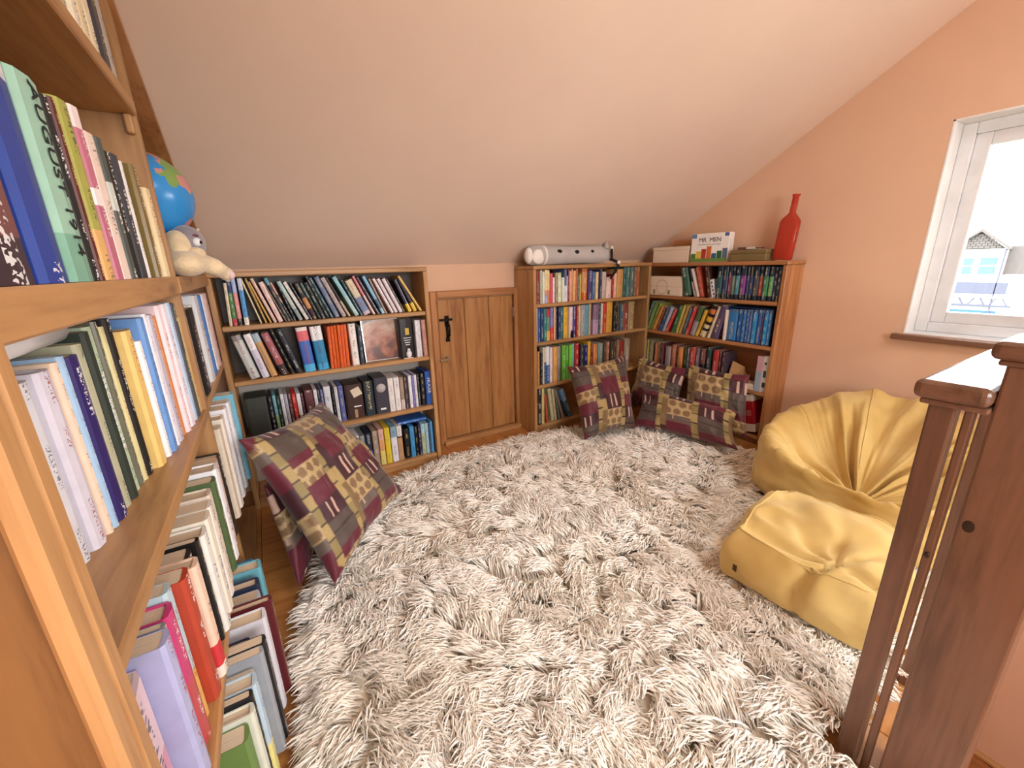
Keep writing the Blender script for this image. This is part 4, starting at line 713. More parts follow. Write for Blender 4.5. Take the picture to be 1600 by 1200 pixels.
left_row('d', SD, [(.70, .74, -.15, .25, '6a8a4a'), (.742, .77, -.14, .26, 'd8dccc'), (.772, .79, -.14, .27, '1a1a20'), (.792, .83, -.135, .27, 'b8d0e0/.6,e8e090'), (.832, .85, -.14, .26, 'd8d4c8'), (.852, .875, -.12, .285, '9aa0a8'), (.877, .905, -.115, .285, '1a1a20'), (.907, .93, -.15, .25, 'd06a4a'), (.932, .955, -.15, .25, '1e2a48'), (.957, 1.0, -.115, .28, 'd8d8e0'),
    (1.005, 1.03, -.1, .285, '5a1a20'), (1.035, 1.06, -.14, .25, '4a2020'), (1.065, 1.10, -.13, .26, 'c8d0d8'), (1.105, 1.14, -.13, .27, '1e2c48'), (1.145, 1.17, -.14, .25, 'c04878'), (1.175, 1.22, -.125, .27, '6ab0c0'), (1.25, 1.31, -.15, .22, '3a88c8')], 'bottom shelf')
left_row('b2', SB, [(1.42, 1.47, -.19, .24, 'f0e8e0'), (1.48, 1.59, -.185, .255, '141414'), (1.60, 1.63, -.19, .26, 'd8d0c8'), (1.66, 1.77, -.185, .285, 'e8eef4'), (1.79, 1.85, -.185, .28, '4a80c8'), (1.87, 1.92, -.185, .28, 'f0f0f4'), (1.94, 2.02, -.182, .28, 'e0b8b0')], 'far middle shelf')
left_row('c2', SC, [(1.37, 1.42, -.165, .29, 'd8ccb8'), (1.43, 1.49, -.16, .30, 'e8e0d4'), (1.50, 1.56, -.155, .31, 'f0f0f4'), (1.57, 1.63, -.15, .31, 'e8ecf4'), (1.64, 1.69, -.14, .32, '78b8cc'), (1.72, 1.78, -.17, .25, '3a2a40')], 'far lower shelf')
no_title(PLACED[('a', 2)]); no_title(PLACED[('b', 8)])
spine_text(PLACED[('a', 2)].children[0], 'AUGUST 1914', .029, .118, mat='ink_black')
spine_text(PLACED[('b', 8)].children[0], 'The Condition of a', .016, .15)

roll = lathe('paper_roll', [(.012, 0), (.016, .0), (.016, .24), (.012, .24), (.012, .002)], M['white'], n=16, loc=(0, 0, 0), axis='y')
roll.location = (-.262, .60, SB + .2805); tag(roll, 'white paper roll lying along the back above the middle shelf books', 'paper roll')

# ------------------------------------------------------------------ smooth value noise for cloth
class VN:
    def __init__(s, seed): s.t = np.random.default_rng(seed).random((64, 64, 64))
    def __call__(s, P, f):
        Q = np.asarray(P) * f; I = np.floor(Q).astype(int); Fr = Q - I; Fr = Fr * Fr * (3 - 2 * Fr)
        out = 0
        for dx in (0, 1):
            for dy in (0, 1):
                for dz in (0, 1):
                    w = (Fr[..., 0] if dx else 1 - Fr[..., 0]) * (Fr[..., 1] if dy else 1 - Fr[..., 1]) * (Fr[..., 2] if dz else 1 - Fr[..., 2])
                    out = out + w * s.t[(I[..., 0] + dx) % 64, (I[..., 1] + dy) % 64, (I[..., 2] + dz) % 64]
        return out - .5
vn = VN(3)
# ------------------------------------------------------------------ patchwork cushions
PC = {k: np.array(srgb(v)) for k, v in dict(bur='64152a', mar='3f121d', brn='55463e', grey='6a5a50', gold='b39a62', olive='94824f', bei='c2a878', circ='8a6c4c', tan='866a44', pink='d9b3a0', dark='2c1a18').items()}
def patchwork(u, v):
    """u, v arrays in pattern units -> colours"""
    x = u % 1.0; y = v % 1.0
    C = np.zeros(u.shape + (3,)); C[:] = PC['tan']
    def put(m, k): C[m] = PC[k]
    def R(x0, x1, y0, y1): return (x >= x0) & (x < x1) & (y >= y0) & (y < y1)
    def circles(x0, x1, y0, y1, s):
        m = R(x0, x1, y0, y1); put(m, 'bei')
        cx = ((x - x0) / s) % 1 - .5; row = np.floor((y - y0) / s)
        cxx = ((x - x0) / s + .5 * (row % 2)) % 1 - .5; cyy = ((y - y0) / s) % 1 - .5
        r = np.hypot(cxx, cyy)
        put(m & (r < .40), 'circ'); put(m & (r < .28) & (r > .22), 'tan'); put(m & (r < .12), 'tan')
    circles(0, .36, 0, .29, .145)
    put(R(0, .36, .29, .41), 'grey'); put(R(.09, .105, .29, .36), 'pink'); put(R(.24, .255, .29, .36), 'pink')
    put(R(0, .36, .41, .72), 'bur')
    put(R(0, .36, .72, 1), 'mar'); put(R(.10, .135, .74, .97), 'pink'); put(R(.20, .235, .74, .97), 'pink')
    s1 = R(.36, .45, 0, 1); put(s1, 'gold'); put(s1 & ((y % .34) < .16), 'olive'); put(s1 & ((y % .17) < .018), 'dark')
    put(R(.45, .82, 0, .20), 'mar'); put(R(.54, .57, .02, .19), 'pink'); put(R(.64, .67, .02, .19), 'pink')
    put(R(.45, .82, .20, .47), 'brn'); put(R(.45, .82, .30, .315), 'dark'); put(R(.45, .82, .47, .58), 'bur')
    circles(.45, .82, .58, .80, .13); put(R(.45, .82, .80, 1), 'bur')
    s2 = R(.82, .90, 0, 1); put(s2, 'olive'); put(s2 & ((y % .4) < .2), 'gold'); put(s2 & (((y + .07) % .2) < .018), 'dark')
    put(R(.90, 1, 0, .5), 'tan'); put(R(.90, 1, .5, .8), 'mar'); put(R(.90, 1, .8, 1), 'gold')
    return C
def cushion(label, TL, TR, BR, BL, thick, rep, off, group='patchwork cushions', seed=0, sag=.0, n=96):
    TL, TR, BR, BL = [np.array(p, float) for p in (TL, TR, BR, BL)]
    s = np.linspace(-1, 1, n); U, Vv = np.meshgrid(s, s, indexing='ij')
    # the stitched sides draw in between the corners
    k = .10
    Uu = U * (1 - k * (1 - Vv ** 2) * np.abs(U) ** 2); Vw = Vv * (1 - k * (1 - U ** 2) * np.abs(Vv) ** 2)
    a = (Uu + 1) / 2; b = (Vw + 1) / 2
    mid = (TL * ((1 - a) * (1 - b))[..., None] + TR * (a * (1 - b))[..., None] + BR * (a * b)[..., None] + BL * ((1 - a) * b)[..., None])
    nrm = np.cross(TR - TL + BR - BL, BL - TL + BR - TR); nrm /= np.linalg.norm(nrm)
    if nrm @ (np.array([0, 0, EYE]) - (TL + BR) / 2) < 0: nrm = -nrm
    prof = ((1 - U ** 2) * (1 - Vv ** 2)) ** .42
    base = np.stack([U * 2.1, Vv * 2.1, np.zeros_like(U) + seed * 7.7], -1)
    wr = vn(base, 1.3) * .6 + vn(base * np.array([1, .45, 1]), 3.4) * .42 + vn(base, 6.0) * .12
    edge = (1 - prof) * prof * 4
    dispf = prof * thick * (1 + .35 * wr) + wr * .022 * edge
    fr = mid + nrm * dispf[..., None]
    bk = mid - nrm * (prof * thick * .8)[..., None]
    if sag: fr[..., 2] -= sag * prof; bk[..., 2] -= sag * prof
    cols = patchwork((U + 1) / 2 * rep[0] + off[0], (Vv + 1) / 2 * rep[1] + off[1])
    ear = (np.abs(U) + np.abs(Vv)) > 1.80
    cols[ear] = PC['bur']
    V = np.concatenate([fr.reshape(-1, 3), bk.reshape(-1, 3)]); Cc = np.concatenate([cols.reshape(-1, 3)] * 2)
    idx = np.arange(n * n).reshape(n, n)
    q = np.stack([idx[:-1, :-1], idx[1:, :-1], idx[1:, 1:], idx[:-1, 1:]], -1).reshape(-1, 4)
    faces = np.concatenate([q, q[:, ::-1] + n * n])
    zmin = V[:, 2].min(); org = np.array([V[:, 0].mean(), V[:, 1].mean(), zmin])
    me = bpy.data.meshes.new('cushion'); me.from_pydata((V - org).tolist(), [], faces.tolist()); me.update()
    me.polygons.foreach_set('use_smooth', [True] * len(me.polygons))
    ca = me.color_attributes.new('Col', 'FLOAT_COLOR', 'POINT')
    ca.data.foreach_set('color', np.concatenate([Cc, np.ones((len(Cc), 1))], 1).ravel())
    bm = bmesh.new(); bm.from_mesh(me); bmesh.ops.remove_doubles(bm, verts=bm.verts, dist=1e-5); bmesh.ops.recalc_face_normals(bm, faces=bm.faces); bm.to_mesh(me); bm.free()
    o = link('cushion', me, M['fabric']); o.location = org
    tag(o, label, 'cushion', group); return o
cushion('large patchwork cushion propped upright at the rug edge by left bookcase', (-.135, 1.47, .575), (.15, 1.94, .515), (.41, 1.71, .09), (.055, 1.29, .07), .09, (1.75, 1.6), (.30, .08), seed=1)
cushion('patchwork cushion slumped on the floor behind the large upright one', (-.10, 1.55, .36), (.00, 2.00, .36), (.14, 1.86, .06), (-.05, 1.36, .05), .05, (1.2, 1.2), (.1, .6), seed=2)
cushion('patchwork cushion leaning on the shelves right of the small door', (1.535, 1.93, .475), (2.02, 1.93, .485), (1.86, 1.66, .08), (1.515, 1.73, .065), .085, (1.25, 1.35), (.52, .05), seed=3)
cushion('patchwork cushion at the back corner between the two low bookcases', (2.30, 2.05, .42), (2.35, 1.68, .39), (2.20, 1.62, .10), (2.14, 2.0, .09), .055, (.85, .9), (.82, .85), seed=4)
cushion('upright patchwork cushion beside the red boxed book on window wall', (2.35, 1.68, .425), (2.37, 1.28, .43), (2.23, 1.17, .10), (2.20, 1.58, .09), .06, (.85, .9), (.80, .88), seed=5)
cushion('patchwork cushion lying lowest in front of the corner cushions', (2.12, 1.86, .26), (2.19, 1.22, .26), (2.08, 1.13, .085), (1.91, 1.72, .075), .06, (1.5, .72), (.45, .85), seed=6)

# ------------------------------------------------------------------ mustard bean bag chair and footstool
N = NT('mustard_velvet')
n1 = N.n('ShaderNodeTexNoise', Scale=5.0, Detail=5.0); N.l(N.coord(), n1.inputs['Vector'])
n2 = N.n('ShaderNodeTexNoise', Scale=420.0, Detail=2.0); N.l(N.coord(), n2.inputs['Vector'])
N.l(N.ramp(n1.outputs['Fac'], [(.3, srgb('c8a458')), (.7, srgb('dabd78'))]), N.b.inputs['Base Color'])
N.b.inputs['Roughness'].default_value = .75; N.b.inputs['Sheen Weight'].default_value = .45
N.b.inputs['Sheen Roughness'].default_value = .4; N.b.inputs['Sheen Tint'].default_value = (1, .9, .6, 1)
N.bump(n2.outputs['Fac'], .15, .001)
M['velvet'] = N.m
def catmull(P, m):
    """P (k, ..., 3) -> m samples"""
    k = len(P); ts = np.linspace(0, k - 1 - 1e-6, m); out = []
    for t in ts:
        i = int(t); f = t - i
        p0, p1, p2, p3 = P[max(i - 1, 0)], P[i], P[i + 1], P[min(i + 2, k - 1)]
        out.append(.5 * ((2 * p1) + (-p0 + p2) * f + (2 * p0 - 5 * p1 + 4 * p2 - p3) * f ** 2 + (-p0 + 3 * p1 - 3 * p2 + p3) * f ** 3))
    return np.array(out)
def beanbag():
    nth, ns = 220, 90
    th = np.linspace(0, 2 * np.pi, nth, endpoint=False)
    cx, cy_ = 2.125, .555; ax, ay = .405, .425
    ex = np.sign(np.cos(th)) * np.abs(np.cos(th)) ** .82; ey = np.sign(np.sin(th)) * np.abs(np.sin(th)) ** .82
    foot = np.stack([cx + ax * ex, cy_ + ay * ey, 0 * th], -1)
    D = np.array([1.80, .52, .0])
    hgt = .27 + .18 * (np.clip((np.cos(th) + .75) / 1.75, 0, 1)) ** .9 + .02 * np.sin(3 * th + .6)
    def ring(k, zf, zz=None):
        p = D + (foot - D) * k; p = p.copy(); p[:, 2] = zz if zz is not None else hgt * zf; return p
    P = np.array([ring(.0, 0, .165), ring(.14, 0, .185), ring(.42, .66), ring(.74, .92), ring(.93, 1.0), ring(1.005, .86), ring(1.06, .52), ring(1.03, .25), ring(.96, 0, .055), ring(.80, 0, .042), ring(.3, 0, .042)])
    S = catmull(P, ns)                                  # (ns, nth, 3)
    sidx = np.linspace(0, 1, ns)[:, None]
    # pleats drawn to the seat, sharp hollows between soft rolls
    cre = [(.12, .16, .030), (.62, .10, .052), (1.12, .20, .030), (1.70, .09, .030), (2.35, .14, .030), (5.85, .09, .040), (5.3, .07, .028), (4.5, .10, .025)]
    d = np.zeros((ns, nth))
    for c, w, amp in cre:
        wob = c + .16 * np.sin(sidx * 6 + c * 3) * sidx
        dt = (th[None, :] - wob + np.pi) % (2 * np.pi) - np.pi
        end = .30 + .10 * math.sin(c * 7.3)
        env = np.clip((sidx - .02) / .10, 0, 1) * np.clip((end + .10 - sidx) / .16, 0, 1)
        d += env * amp * (-np.exp(-(dt / w) ** 2) + .30 * np.exp(-((np.abs(dt) - w * 2.2) / (w * 1.5)) ** 2))
    nz = vn(S, 4.0) * .055 + vn(S * np.array([1, 1, 1.6]), 9.0) * .026 + vn(S * np.array([1, 1, 2.2]), 22.0) * .006
    TS = np.stack([np.broadcast_to(np.cos(th) * 3, (ns, nth)), np.broadcast_to(np.sin(th) * 3, (ns, nth)), np.broadcast_to(sidx * 2.2, (ns, nth))], -1)
    topm = np.clip((.50 - sidx) / .12, 0, 1) * np.clip((sidx - .04) / .1, 0, 1)
    rid = -np.abs(vn(TS + 2.3, 1.9)) * .070 - np.abs(vn(TS + 7.1, 4.2)) * .022
    nz = nz + (rid + .02) * topm
    # normals
    du = np.gradient(S, axis=0); dv = np.roll(S, -1, 1) - np.roll(S, 1, 1)
    nm = np.cross(dv, du); nm /= np.linalg.norm(nm, axis=-1, keepdims=True) + 1e-9
    mid = S[ns // 2].mean(0)
    if (nm[ns // 2] * (S[ns // 2] - np.array([cx, cy_, .15]))).sum() < 0: nm = -nm
    fade = np.clip((.86 - sidx) / .1, 0, 1)
    S2 = S + nm * ((d + nz) * fade)[..., None]
    S2[..., 2] = np.maximum(S2[..., 2], .04)
    return S2
S2 = beanbag()
bb = empty('bean_bag_chair', (2.09, .60, .04)); tag(bb, 'large mustard velvet bean bag chair under the window wall', 'bean bag')
o = grid_mesh('cover', np.transpose(S2, (1, 0, 2)), M['velvet'], close_u=True); under(o, bb)
for j in (14, 46, 78, 198):
    path = [tuple(S2[i, j] + np.array([0, 0, .001])) for i in range(12, 70)]
    under(tube('seam', path, .0022, M['velvet'], n=5), bb)
def ottoman():
    n = 44
    faces = []; out = []
    def mapp(a, b, c):
        # a,b in -1..1 plan, c 0..1 height
        pa = np.sign(a) * np.abs(a) ** 1.0; pb = b
        r = 1 - .0 * c
        # rounded plan, sides bulge at mid height
        bul = 1 + .05 * np.sin(np.pi * c) - .10 * np.clip(c - .55, 0, 1) * 2 * .9
        rr = np.maximum(np.abs(pa), np.abs(pb)); ll = np.sqrt(pa ** 2 + pb ** 2) + 1e-9
        sq = .30; fac = (1 - sq) + sq * rr / ll
        x = pa * fac * bul; y = pb * fac * bul
        top = .255 - .035 * (x * .8 - y * .6 < 0) * 0
        near = np.clip((-x + 1) / 2, 0, 1) * np.clip((-y + 1) / 2, 0, 1)
        far = np.clip((-x + 1) / 2, 0, 1) * np.clip((y + 1) / 2, 0, 1)
        hh = .176 - .040 * near + .018 * far
        z = c * hh
        dome = np.where(c > .98, .018 * (1 - x ** 2) * (1 - y ** 2) - .035 * np.exp(-((x + .25) ** 2 + (y + .2) ** 2) / .10), 0)
        z = z + dome
        u = np.array([.39, .045]) / .393; w = np.array([-.045, .39]) / .393
        X = 1.455 + .245 * x * u[0] + .215 * y * w[0]; Y = .485 + .245 * x * u[1] + .215 * y * w[1]
        return np.stack([X, Y, z + .045], -1)
    g = np.linspace(-1, 1, n); A, B = np.meshgrid(g, g, indexing='ij')
    Z = np.linspace(0, 1, n)
    pts = []; fcs = []
    def add(P):
        base = sum(len(p) for p in pts); m, k = P.shape[:2]
        pts.append(P.reshape(-1, 3)); idx = np.arange(m * k).reshape(m, k) + base
        fcs.append(np.stack([idx[:-1, :-1], idx[1:, :-1], idx[1:, 1:], idx[:-1, 1:]], -1).reshape(-1, 4))
    o1 = np.ones_like(A)
    add(mapp(A, B, o1)); add(mapp(A, B, 0 * o1))
    G, C = np.meshgrid(g, Z, indexing='ij')
    add(mapp(G, -np.ones_like(G), C)); add(mapp(G, np.ones_like(G), C)); add(mapp(-np.ones_like(G), G, C)); add(mapp(np.ones_like(G), G, C))
    return np.concatenate(pts), np.concatenate(fcs), mapp
Vt, Ft, omap = ottoman()
me = bpy.data.meshes.new('cover'); me.from_pydata(Vt.tolist(), [], Ft.tolist())
bm = bmesh.new(); bm.from_mesh(me); bmesh.ops.remove_doubles(bm, verts=bm.verts, dist=1e-5); bmesh.ops.recalc_face_normals(bm, faces=bm.faces)
for _ in range(3): bmesh.ops.smooth_vert(bm, verts=bm.verts, factor=.5, use_axis_x=True, use_axis_y=True, use_axis_z=True)
bm.normal_update()
P = np.array([v.co[:] for v in bm.verts]); Nn = np.array([v.normal[:] for v in bm.verts])
wr = vn(P, 6.0) * .055 - np.abs(vn(P + 4.4, 9.0)) * .045 + .010 + vn(P, 13.0) * .02 + vn(P * np.array([1.0, 1.0, .5]), 28.0) * .007
# folds radiating from the slumped near corner
dxy = P[:, :2] - np.array([1.30, .38]); ang = np.arctan2(dxy[:, 1], dxy[:, 0]); rad = np.hypot(dxy[:, 0], dxy[:, 1])
fold = np.zeros(len(P))
for c in (-1.5, -.35, .35, .95, 1.7, 2.6):
    da = (ang - c + np.pi) % (2 * np.pi) - np.pi
    fold += -np.exp(-(da / .16) ** 2) * .034 * np.exp(-rad / .22)
low = np.clip(P[:, 2] / .1, .1, 1)
P2 = P + Nn * ((wr + fold) * low)[:, None]
P2[:, 2] = np.maximum(P2[:, 2], .042)
for v, p in zip(bm.verts, P2): v.co = p
bm.to_mesh(me); bm.free()
me.polygons.foreach_set('use_smooth', [True] * len(me.polygons))
ot = empty('footstool', (1.455, .485, .045)); tag(ot, 'small square mustard velvet bean bag footstool in front of chair', 'footstool')
under(link('cover', me, M['velvet']), ot)
from mathutils.bvhtree import BVHTree
bvh = BVHTree.FromPolygons([tuple(p) for p in P2], [tuple(p.vertices) for p in me.polygons])
def snap(p, lift=.001):
    loc, nr, i, d = bvh.find_nearest(Vector(p)); return loc + (loc - Vector((1.455, .485, .12))).normalized() * lift
ring = []
for (a0, b0, a1, b1) in ((-1, 1, -1, -1), (-1, -1, 1, -1), (1, -1, 1, 1), (1, 1, -1, 1)):
    path = []
    for t in np.linspace(0, 1, 30):
        a, b = a0 + (a1 - a0) * t, b0 + (b1 - b0) * t
        q = omap(np.array(a * .95), np.array(b * .95), np.array(1.0)); path.append(snap(q))
    under(tube('piping', path, .0032, M['velvet'], n=6), ot)
lt = box('label_tag', -.007, .007, -.001, .001, -.012, .012, plain('dark_tag', '4a2a18', .6), None, 0)
lt.location = snap((1.205, .60, .115), .002); lt.rotation_euler = (0, 0, 1.4); 
lt.parent = ot; lt.matrix_parent_inverse = Matrix.Translation(-Vector(ot.location))

# ------------------------------------------------------------------ shaggy wool rug
cxr, cyr = 1.07, .95
def rug_r(a):
    """outline radius by angle, a broad round shape"""
    ex, ey, p = 1.12, 1.085, 2.3
    return (np.abs(np.cos(a) / ex) ** p + np.abs(np.sin(a) / ey) ** p) ** (-1 / p)
rug = empty('rug', (cxr, cyr, 0)); tag(rug, 'large round cream wool shag rug spread over the floor', 'rug')
M['rugback'] = plain('wool_backing', 'efe2cc', .95)
bm = bmesh.new(); loop = []
ra = np.linspace(0, 2 * np.pi, 90, endpoint=False)
rr = rug_r(ra)
def in_room(x, y): return (y < 2.07) & (x < 2.50) & ((y > .235) | (x < .93))
top, bot = [], []
outl = []; prev = ''
for a, r in zip(ra, rr):
    x, y = cxr + r * math.cos(a), cyr + r * math.sin(a)
    x = min(x, 2.395); st = ''
    if x > .925 and y < .235:
        if x - .925 < .235 - y: x = .925; st = 'x'
        else: y = .235; st = 'y'
    if st and prev and st != prev: outl.append((.925, .235))
    prev = st; outl.append((x, y))
for x, y in outl:
    top.append(bm.verts.new((x, y, .022))); bot.append(bm.verts.new((x, y, .001)))
NB = len(outl)
bm.faces.new(top); bm.faces.new(bot[::-1])
for i in range(NB): bm.faces.new((top[i], bot[i], bot[(i + 1) % NB], top[(i + 1) % NB]))
under(from_bm('backing', bm, M['rugback']), rug)
N = NT('cream_wool')
at = N.n('ShaderNodeAttribute', _attribute_name='Col')
N.l(at.outputs['Color'], N.b.inputs['Base Color'])
N.b.inputs['Roughness'].default_value = .8; N.b.inputs['Specular IOR Level'].default_value = .25
N.b.inputs['Sheen Weight'].default_value = .15
N.b.inputs['Subsurface Weight'].default_value = 0.0
M['wool'] = N.m
def pile(nst):
    rng = np.random.default_rng(5)
    # candidates in view, denser toward the camera
    X = rng.uniform(-.12, 2.36, nst * 4); Y = rng.uniform(-.28, 2.06, nst * 4)
    a = np.arctan2(Y - cyr, X - cxr); r = np.hypot(X - cxr, Y - cyr)
    ok = (r < rug_r(a) * .985) & ~((X > .935) & (Y < .222)) & (Y > .0 + 0 * X)
    # under the bean bags the pile is pressed flat and hidden
    in_ot = (np.abs(X - 1.455) < .18) & (np.abs(Y - .485) < .16); in_bb = ((X - 2.115) / .34) ** 2 + ((Y - .575) / .36) ** 2 < 1
    ok &= ~in_ot & ~in_bb
    # out of frame: behind the left of the picture
    ok &= ~((Y < .42) & (X < .10 + .0 * Y))
    dist = np.hypot(X, Y)
    keep = rng.random(len(X)) < np.clip(1.25 - .36 * dist, .45, 1)
    ok &= keep
    X, Y = X[ok][:nst], Y[ok][:nst]; n = len(X)
    P = np.stack([X, Y, np.zeros(n)], -1)
    # wool grows in tufts: every strand leans with its tuft and closes towards the tuft's tip
    cell = .050
    gi = np.floor(X / cell).astype(int); gj = np.floor(Y / cell).astype(int)
    hsh = lambda i, j, k: np.modf(np.abs(np.sin(i * 12.9898 + j * 78.233 + k * 37.719) * 43758.5453))[0]
    bd = np.full(n, 9.0); TX = np.zeros(n); TY = np.zeros(n); TI = np.zeros(n)
    for di in (-1, 0, 1):
        for dj in (-1, 0, 1):
            ii, jj = gi + di, gj + dj
            tx, ty = (ii + hsh(ii, jj, 1)) * cell, (jj + hsh(ii, jj, 2)) * cell
            d_ = (tx - X) ** 2 + (ty - Y) ** 2; m_ = d_ < bd
            bd[m_] = d_[m_]; TX[m_] = tx[m_]; TY[m_] = ty[m_]; TI[m_] = hsh(ii, jj, 3)[m_]
    TP = np.stack([TX, TY, 0 * TX], -1)
    A = vn(TP + 3.1, 1.7) * 9.0 + vn(TP + 8.7, 4.5) * 5.0 + (TI - .5) * 2.6 + 3.9
    A = A + rng.normal(0, .16, n)
    rim = np.clip((np.hypot(X - cxr, Y - cyr) / rug_r(np.arctan2(Y - cyr, X - cxr)) - .90) / .08, 0, 1)
    out_a = np.arctan2(Y - cyr, X - cxr)
    dirx = np.cos(A) * (1 - rim) + np.cos(out_a) * rim; diry = np.sin(A) * (1 - rim) + np.sin(out_a) * rim
    dl = np.hypot(dirx, diry) + 1e-6; dirx /= dl; diry /= dl
    near_bag = np.exp(-(np.maximum(np.abs(X - 1.455) - .24, 0) ** 2 + np.maximum(np.abs(Y - .485) - .22, 0) ** 2) / .012)
    L = (rng.uniform(.050, .085, n) + .02 * TI) * (1 - .35 * near_bag)
    lift = np.clip(.026 + .022 * TI + .03 * vn(P + 2.2, 5.0) + rng.normal(0, .005, n), .010, .06) * (1 - .5 * near_bag)
    k = 6; t = np.linspace(0, 1, k)[None, :]
    side = np.stack([-diry, dirx], -1)
    ph = rng.uniform(0, 6.28, n)[:, None]; amp = rng.uniform(.0015, .004, n)[:, None]; fq = rng.uniform(6, 12, n)[:, None]
    wob = amp * np.sin(t * fq + ph) * np.minimum(1, t * 3)
    cur = rng.normal(0, .010, n)[:, None] * t ** 2
    conv = .36 * t ** 1.5
    cx_ = X[:, None] + (TX - X)[:, None] * conv + dirx[:, None] * L[:, None] * t + side[:, 0:1] * (wob + cur)
    cyy = Y[:, None] + (TY - Y)[:, None] * conv + diry[:, None] * L[:, None] * t + side[:, 1:2] * (wob + cur)
    cz = .018 + lift[:, None] * np.sin(np.minimum(t * 1.9, 1.57) ) * 1.0 + .004 * np.sin(t * fq * .8 + ph * 1.7) - .018 * rim[:, None] * t ** 2
    cz = np.maximum(cz - (np.hypot(cx_ - cxr, cyy - cyr) > rug_r(np.arctan2(cyy - cyr, cx_ - cxr))) * .012, .004)
    w0 = rng.uniform(.0018, .0034, n)[:, None] * (1 + .30 * np.hypot(X, Y)[:, None])
    w = w0 * np.array([.8, 1.0, 1.0, .9, .65, .15])[None, :]
    tri = []
    for q in range(3):
        an = 2 * np.pi * q / 3 + np.pi / 2
        tri.append(np.stack([cx_ + side[:, 0:1] * w * math.cos(an), cyy + side[:, 1:2] * w * math.cos(an), cz + w * math.sin(an)], -1))
    V = np.stack(tri, 2)                     # n,k,3,3
    V = V.reshape(-1, 3)
    ib = np.arange(n)[:, None, None] * (k * 3) + np.arange(k - 1)[None, :, None] * 3
    F = []
    for q in range(3):
        F.append(np.stack([ib[..., 0] + q, ib[..., 0] + (q + 1) % 3, ib[..., 0] + 3 + (q + 1) % 3, ib[..., 0] + 3 + q], -1))
    F = np.stack(F, 2).reshape(-1, 4)
    me = bpy.data.meshes.new('pile')
    me.vertices.add(len(V)); me.vertices.foreach_set('co', V.ravel())
    me.loops.add(F.size); me.loops.foreach_set('vertex_index', F.ravel().astype(np.int32))
    me.polygons.add(len(F)); me.polygons.foreach_set('loop_start', np.arange(0, F.size, 4, dtype=np.int32))
    me.polygons.foreach_set('use_smooth', np.ones(len(F), bool))
    me.update(calc_edges=True)
    c0 = np.array(srgb('fdf8f0')); c1 = np.array(srgb('f4e8d6'))
    mixv = np.clip(.35 + .9 * vn(P + 9.9, 4.0) + rng.normal(0, .22, n), 0, 1)[:, None]
    cs = c0 * (1 - mixv) + c1 * mixv
    cs = np.repeat(cs, k * 3, 0)
    ca = me.color_attributes.new('Col', 'FLOAT_COLOR', 'POINT')
    ca.data.foreach_set('color', np.concatenate([cs, np.ones((len(cs), 1))], 1).ravel())
    return me
po = under(link('wool_pile', pile(74000), M['wool']), rug); po['kind'] = 'stuff'

# ------------------------------------------------------------------ things on the shelf tops
# long grey spotted plush on the bookcase right of the door
grey = plain('grey_plush', 'b9b3b0', .95, bump=(160, .5, .004), sheen=.4); blk = plain('black_felt', '1c191a', .9); wht = plain('white_plush', 'ece6de', .95, bump=(160, .4, .003))
pl = empty('plush_toy', (1.70, 2.125, 1.0725)); tag(pl, 'long grey plush cushion toy with black spots on low bookcase', 'plush toy')
def pu(o): return under(o, pl)
prof = [(.002, 0), (.030, .004), (.047, .016), (.054, .04), (.057, .09), (.054, .16), (.050, .30), (.051, .45), (.053, .55), (.050, .60), (.040, .63), (.02, .645), (.002, .648)]
pu(lathe('body', prof, grey, n=28, loc=(1.372, 2.125, 1.129), axis='x'))
pu(lathe('seam_band', [(.0565, .108), (.0585, .112), (.0585, .118), (.0565, .122)], wht, n=28, loc=(1.372, 2.125, 1.129), axis='x'))
pu(ellipsoid('muzzle_patch', (1.432, 2.083, 1.122), (.045, .018, .042), wht))
for dz in (-.022, 0, .022): pu(tube('toe_stitch', [(1.366, 2.108, 1.129 + dz), (1.362, 2.09, 1.129 + dz * .9), (1.372, 2.078, 1.129 + dz * .9)], .003, blk))
pu(ellipsoid('paw', (1.372, 2.095, 1.129), (.022, .03, .045), wht))
for x, z, r in ((1.585, 1.146, .022), (1.72, 1.144, .019), (1.845, 1.148, .014)):
    pu(ellipsoid('spot', (x, 2.080, z), (r, .006, r * .75), blk))
for s in (-1, 1): pu(lathe('ear', [(.018, 0), (.013, .02), (.002, .042)], grey, n=10, loc=(1.975, 2.125 + s * .03, 1.168), axis='z'))
pu(ellipsoid('ear_tip', (2.02, 2.09, 1.155), (.012, .012, .03), wht)); pu(box('tail_band', 1.992, 2.012, 2.066, 2.074, 1.09, 1.165, blk, bev=.003))
pu(tube('tail', [(1.99, 2.07, 1.10), (2.03, 2.055, 1.085), (2.045, 2.05, 1.06), (2.02, 2.052, 1.02), (1.985, 2.055, .975)], [.010, .010, .010, .009, .006], blk))
pu(ellipsoid('tail_end', (2.046, 2.05, 1.078), (.013, .013, .013), wht))
thing_box('book', 'thin red book lying flat beneath the long grey plush toy', 'book', (1.60, 2.105, 1.0725), (.16, .03, .007), plain('red_cloth', '9a3a44', .5), bev=.001) if False else None

